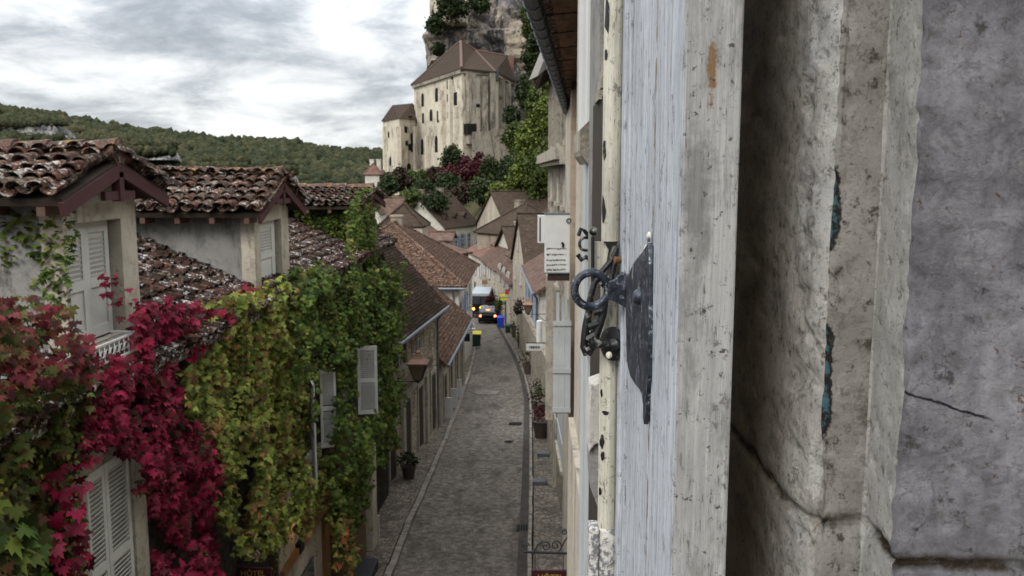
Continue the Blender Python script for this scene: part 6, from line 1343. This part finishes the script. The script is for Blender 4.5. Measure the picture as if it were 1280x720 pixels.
for px, y0, y1, w_, ar in ((605,99,106,1.,0),(604.5,117,123,1.1,0),(597,130,134,1.2,0),(585,155,168,2.4,0),(583,100,116,.8,0)):
    wallbox(B, C_, px, y0, y1, w_, .10 if px != 585 else 1.5, 'window', M['nearblack'], arch=bool(ar))
for px, y0, y1, w_ in ((636,117,136,1.6),(628,122,142,1.4)): wallbox(C_, D_, px, y0, y1, w_, .1, 'window', M['nearblack'], arch=True)
mb = MB(); q = [Vector((x,y,0)) for x, y in foot]
for i in (0,1,2):
    e = (q[i+1]-q[i]).normalized(); n_ = Vector((e.y,-e.x,0)); a, b = q[i]+n_*.25, q[i+1]+n_*.25; mb.bar(a+Vector((0,0,ze-.9)), b+Vector((0,0,ze-.9)), .5, .7)
mb.build('cornice', M['chapeltrim'], ch)
for dx, dd in ((0,0),): 
    p = W(617,92,Y=197); mb = MB(); mb.box(p.x-1.1,p.x+1.1,196,200,p.z-1.3,p.z+.9); mb.build('dormer', M['glass'], rfc)
p = W(638.5,77,Y=226); mb = MB(); mb.box(p.x-.7,p.x+.7,225,227,p.z-4,p.z+1.); mb.build('chimney', m_plain('brick chimney', (.13,.065,.045)), rfc)
# annex tower left of the church
an = thing('priory_tower', 'narrow limestone tower house with dark roof attached left of the church', 'tower', (gx(500,216), 216, -3.))
A2, B2, C2, D2 = cpt(480,224), cpt(500,212), cpt(519.5,218), (gx(500,232),232)
zA = gz(150,220,480); mb = MB(); mb.slab([(x,y,zA) for x, y in (A2,B2,C2,(C2[0]+1,232),(A2[0]+1,234))], zA+14, (0,0,1)); mb.build('wall', M['chapel'], an)
zt1 = gz(131,221,495); r0, r1 = (gx(492,222),222,zt1), (gx(517,226),226,gz(129,226,517)); pa = [off(p, (gx(500,223),223), .6) for p in (A2,B2,C2,(C2[0]+1,232),(A2[0]+1,234))]; PP = [(x,y,zA-.1) for x, y in pa]
mb = MB(); mb.add(PP+[r0, r1], [(0,1,5),(1,2,6,5),(2,3,6),(3,4,5,6),(4,0,5)]+[(4,3,2,1,0)]); mb.build('roof', M['fr2'], an)
for px, y0, y1, w_, fc in ((486,165,172,1.1,0),(488,196,207,1.3,0),(497,160,167,1.,0),(497,178,186,1.1,0),(498,204,212,1.6,0),(508,176,182,1.,1),(512,180,188,1.2,1),(511,204,214,1.6,1),(507,158,166,1.1,1),(515,166,190,1.2,1),(513,145,150,1.,1)):
    wallbox(*((A2,B2) if fc == 0 else (B2,C2)), px, y0, y1, w_, .1, 'window', M['nearblack'], par=an, arch=(y1-y0) > 9)
for px, fc in ((482.5,0),(499.3,0),(517.5,1)): wallbox(*((A2,B2) if fc == 0 else (B2,C2)), px, 158, 216, 1.1, .7, 'buttress', M['chapel'], par=an)
# terrace walls
mb = MB(); a, b = W(590,165,Y=184), W(642,160,Y=190); mb.slab([(a.x,184,a.z),(b.x,190,b.z),(b.x,200,b.z),(a.x,194,a.z)][::1], 30, (0,0,1)); tag(mb.build('terrace_wall', M['chapeltrim']), 'dark stained terrace wall below the right side of the church', 'wall')
mb = MB(); a, b = W(512,214,Y=206), W(588,200,Y=180); mb.slab([(a.x,206,a.z),(b.x,180,b.z),(b.x+3,188,b.z),(a.x+3,216,a.z)], 22, (0,0,1)); tag(mb.build('terrace_wall', M['fw3']), 'brown stone terrace wall along the foot of the church', 'wall')
fpx('white house with red roof and chimneys below the left tower', 456, 474, 150, 150, 216, 205, 6, 'hip', wall='fw2', roof='fr3', seed=13, name='white_house', zg=-10, wins=[('f',.8,6.,.5,.9,'plain'),('f',1.7,6.,.5,.9,'plain'),('f',.8,3.6,.5,.9,'plain'),('f',1.7,3.6,.5,.9,'plain')], chim=((.7,3,.7,.8,'fw2'),(1.9,3,.7,.8,'fw2')), ov=.3)
# ------------------------------------------------------------------ CLIFF
V = []; F = []; nu, nv = 230, 120; zb0, zt0 = -12., 84.
path = []
for k in range(nu+1):
    f = k/nu
    if f < .22: g = f/.22; path.append((gx(541,240)+2.+ (1-g)*10, 330-g*88))
    else: g = (f-.22)/.78; path.append((gx(541,240)+2.+g*150, 242-4*math.sin(g*9)+ -20*smooth(.35,1.,g)))
for j in range(nv+1):
    z = zb0+(zt0-zb0)*j/nv
    for k in range(nu+1):
        x, y = path[k]; a = path[max(k-1,0)]; b = path[min(k+1,nu)]; t_ = Vector((b[0]-a[0], b[1]-a[1], 0)).normalized(); n_ = Vector((t_.y,-t_.x,0))
        q = Vector((x,y,z)); d = mn.fractal(Vector((x*.045,y*.045,z*.06)),1.,2.1,6)*3.6 + abs(mn.noise(Vector((x*.11,y*.11,z*.05))))*3 + mn.noise(Vector((x*.3,y*.3,z*.55)))*1.1
        led = math.sin(z*.23+mn.noise(Vector((x*.03,y*.03,0)))*3); d += .9*led+ (1.4 if led > .6 else 0)
        if f < 2: d += 1.8*smooth(30,36,z)*(1-smooth(40,46,z))
        p = q+n_*d; V.append(tuple(p))
for j in range(nv):
    for k in range(nu): q = j*(nu+1)+k; F.append((q, q+1, q+nu+2, q+nu+1))
b = len(V); V.append((60, 330, zt0+2)); F += [(nv*(nu+1)+k, nv*(nu+1)+k+1, b) for k in range(nu)]
me = bpy.data.meshes.new('cliff'); me.from_pydata(V, [], F); me.update(); struct(link('cliff', me, M['cliff']))
# smooth fortress wall on top left of the cliff
mb = MB(); mb.box(gx(541,236),gx(585,236),233,246,gz(30,236),gz(-60,236)); tag(mb.build('rampart', M['chapel']), 'pale smooth rampart wall on the top left edge of the cliff', 'wall')
# ------------------------------------------------------------------ trees around the church and on the right slope
i_ = 0
def tr(label, px, pyb, pyt, Y, rpx, mat, n=1500, leaf=None, name='tree', cat='tree'):
    global i_; i_ += 1
    b = W(px, pyb, Y=Y); top = gz(pyt, Y, px); h = top-b.z; r_ = rpx*(1.25 if name == 'bush' and pyb > 180 else 1.)/FP*Y
    return make_tree(label, (b.x, Y, b.z), h, r_, M[mat], n=n, leaf=leaf or max(.26, Y*.0025), seed=100+i_, name=name, cat=cat, group=None)
SL_ = [(672,262,188,116,22,'tgreen','mid green tree on the slope directly above the village roofs'),(650,258,196,118,20,'tyellow','bright yellow green tree above the village roofs'),(688,250,170,112,20,'tgreen','green tree half hidden by the tall beige house'),
 (636,240,196,130,18,'tdark','dark tree at the foot of the terrace wall'),(662,215,150,135,20,'tyellow','yellow green tree halfway up the right slope'),(682,190,118,135,20,'tyellow','bright leafy tree high on the right slope'),
 (642,196,158,150,15,'tgreen','round green tree beside the terrace wall'),(668,172,112,150,16,'tgreen','dark green tree on the upper slope'),(688,150,88,150,18,'tgreen','tree at the top of the slope beside the roof corner'),
 (655,140,98,180,13,'tdark','dark shrubby tree close under the cliff'),(666,110,40,190,16,'tdark','tall dark tree growing against the cliff'),(684,90,20,190,16,'tgreen','tree growing high against the cliff beside the gutter'),(662,60,5,205,13,'tgreen','shrub hanging from the upper cliff'),
 (620,262,232,126,14,'tyellow','yellowish bush behind the beige gable'),(603,262,226,130,16,'tdark','dark bush behind the white dormered house')]
for px, b, t_, Y, r_, m_, lab in SL_: tr(lab, px, b, t_, Y, r_, m_, n=5200)
for px, b, t_, Y, r_, m_, lab in [(566,30,-6,228,22,'tdark','dark scrub hanging over the cliff top'),(545,46,22,228,12,'tdark','scrub on the overhanging left lip of the cliff'),(600,20,-4,228,13,'tdark','small bush on the upper cliff ledge'),(548,72,54,230,8,'tdark','bush tucked under the cliff overhang'),(640,160,135,186,12,'tdark','dark bush growing at the corner of the church apse')]:
    tr(lab, px, b, t_, Y, r_, m_, n=3600, name='bush', cat='bush')
for px, b, t_, Y, r_, m_, lab in [(567,226,184,172,14,'tdark','dark green shrub under the corner of the church'),(582,238,200,168,13,'tred','deep red vine bush below the church corner'),(600,236,196,172,11,'tred','crimson vine curtain on the terrace wall'),(555,240,204,168,13,'tred','red vine bush left of the dark green shrub'),(540,242,212,165,13,'tmauve','bronze bush on the terrace below the church'),(520,240,214,162,13,'tgreen','green bush below the junction of tower and church'),
 (500,244,214,160,15,'tmauve','bronze green shrub below the priory tower'),(484,250,220,150,12,'tdark','dark hanging shrub right of the white house'),(620,242,206,165,14,'tmauve','bronze shrub at the foot of the terrace wall'),(575,262,232,140,16,'tmauve','dusky shrub between the church terrace and the white dormered house'),(545,272,244,120,15,'tdark','dark round bush behind the big brown roof'),(513,262,240,120,15,'tgreen','green bush behind the rosy roof'),(530,262,226,135,13,'tdark','dark bush in the middle of the hillside gardens'),(600,254,222,140,15,'tgreen','green bush above the white dormered house'),(560,252,218,150,14,'tdark','dark bush above the garden terrace'),(612,232,196,158,10,'tdark','narrow dark bush beside the crimson vine')]:
    tr(lab, px, b, t_, Y, r_, m_, n=3600, name='bush', cat='bush')
# ------------------------------------------------------------------ FAR HILL with its wood and outcrops
SKY = [(-900,120),(-300,112),(0,132),(60,142),(100,150),(150,158),(200,166),(260,172),(310,175),(350,177),(390,184),(410,188),(440,187),(470,188),(500,192),(600,205),(900,215)]
def skyl(px):
    for i in range(len(SKY)-1):
        if SKY[i][0] <= px <= SKY[i+1][0]: f = (px-SKY[i][0])/(SKY[i+1][0]-SKY[i][0]); return SKY[i][1]+(SKY[i+1][1]-SKY[i][1])*f
    return SKY[-1][1]
def hz_(px, Y):     # terrain height of the hill
    zt = gz(skyl(px)+5, 800., min(max(px, 0), 640)); f = (Y-330)/(800-330)
    if f <= 1: z = -95+(zt+95)*(max(0,f)**.55)
    else: z = zt-(f-1)*60
    return z+mn.noise(Vector((px*.012, Y*.01, 0)))*5*(1-abs(f-.5))
V = []; F = []; PX = np.linspace(-900, 900, 120); YY = np.linspace(330, 1300, 60)
for Y in YY:
    for px in PX: V.append((gx(px, Y), Y, hz_(px, Y)))
for j in range(59):
    for i in range(119): q = j*120+i; F.append((q, q+1, q+121, q+120))
me = bpy.data.meshes.new('hill'); me.from_pydata(V, [], F); me.update(); struct(link('hill', me, M['hill']))
import bmesh
bm_ = bmesh.new(); bmesh.ops.create_icosphere(bm_, subdivisions=2, radius=1.); ico = np.array([v.co[:] for v in bm_.verts]); icf = np.array([[v.index for v in f.verts] for f in bm_.faces]); bm_.free()
rs = np.random.RandomState(5); Vs = []; Fs = []; b = 0
OUT = [(-10,78,154,174),(176,214,181,189),(250,304,201,211),(338,362,206,214)]
N = 0
while N < 8200:
    px = rs.uniform(-160, 620); Y = 420+400*rs.rand()**.8; z = hz_(px, Y); py = 215-(z+3)/Y*FP
    if py > 262 or (rs.rand() > .3 and any(a+3 < px < b_-3 and c+1 < py < d-3 for a, b_, c, d in OUT)): 
        N += 1; continue
    s_ = rs.uniform(2.0, 4.8)*(1.25 if rs.rand() < .12 else 1); sc3 = np.array([1,1,rs.uniform(.8,1.25)])
    ph = rs.uniform(0, 9, 3); d = 1+.20*np.sin(ico@np.array([3.1,1.7,2.3])*2+ph[0])+.16*np.sin(ico@np.array([-2.3,3.3,1.1])*3+ph[1])+rs.normal(0, .07, len(ico))
    Vs.append(ico*d[:,None]*s_*sc3+np.array([gx(px, Y), Y, z+s_*.6])); Fs.append(icf+b); b += len(ico); N += 1
for (x0,x1,y0,y1), Yo in zip(OUT, (650,600,560,560)):
    for k in range(int((x1-x0)*1.6)):
        px = rs.uniform(x0-4, x1+4); low = rs.rand() < .62; py = (y1+rs.uniform(-3, 3)) if low else (y0+rs.uniform(-1.5, 1.5)); Yq = Yo-16-rs.rand()*10 if low else Yo+8; s_ = rs.uniform(1.8, 3.6)
        ph = rs.uniform(0, 9, 3); d = 1+.22*np.sin(ico@np.array([3.1,1.7,2.3])*2+ph[0])+.18*np.sin(ico@np.array([-2.3,3.3,1.1])*3+ph[1])+rs.normal(0, .07, len(ico)); P = W(px, py, Y=Yq)
        Vs.append(ico*d[:,None]*s_+np.array(P)); Fs.append(icf+b); b += len(ico)
link('hillside_wood', np_mesh('wood', np.vstack(Vs), np.vstack(Fs)), M['wood'])['kind'] = 'stuff'
for i, ((x0,x1,y0,y1), lab) in enumerate(zip(OUT, ('long pale limestone outcrop on the far hill at the left edge','small pale outcrop on the hill above the second dormer roof','grey rock outcrop low on the hill right of centre of the second roof','small rock face on the hill above the third dormer'))):
    Y = [650,600,560,560][i]; a, b_ = W(x0,y0,Y=Y), W(x1,y1,Y=Y); V = []; F = []; n = 40; m_ = 14
    for j in range(m_+1):
        for k in range(n+1):
            fx, fz = k/n, j/m_; x = a.x+(b_.x-a.x)*fx; z = b_.z-6+(a.z-b_.z+6)*fz
            edge = math.sin(math.pi*fx)**.3; y = Y+ (1-edge)*4+ mn.fractal(Vector((x*.06,i*7,z*.09)),1.,2.,5)*5 + abs(mn.noise(Vector((x*.22,0,i))))*-9+ math.floor(fz*3+mn.noise(Vector((x*.05,3,i))))*4
            V.append((x, y, z-(1-edge)*9*fz+mn.noise(Vector((x*.09,i,0)))*2.5*fz))
    for j in range(m_):
        for k in range(n): q = j*(n+1)+k; F.append((q, q+1, q+n+2, q+n+1))
    e = len(V); V += [(V[m_*(n+1)+k][0], V[m_*(n+1)+k][1]+9, V[m_*(n+1)+k][2]-5) for k in range(n+1)]; F += [(m_*(n+1)+k, m_*(n+1)+k+1, e+k+1, e+k) for k in range(n)]
    me = bpy.data.meshes.new('rock'); me.from_pydata(V, [], F); me.update(); tag(link('rock_outcrop', me, M['outcrop']), lab, 'rock outcrop')
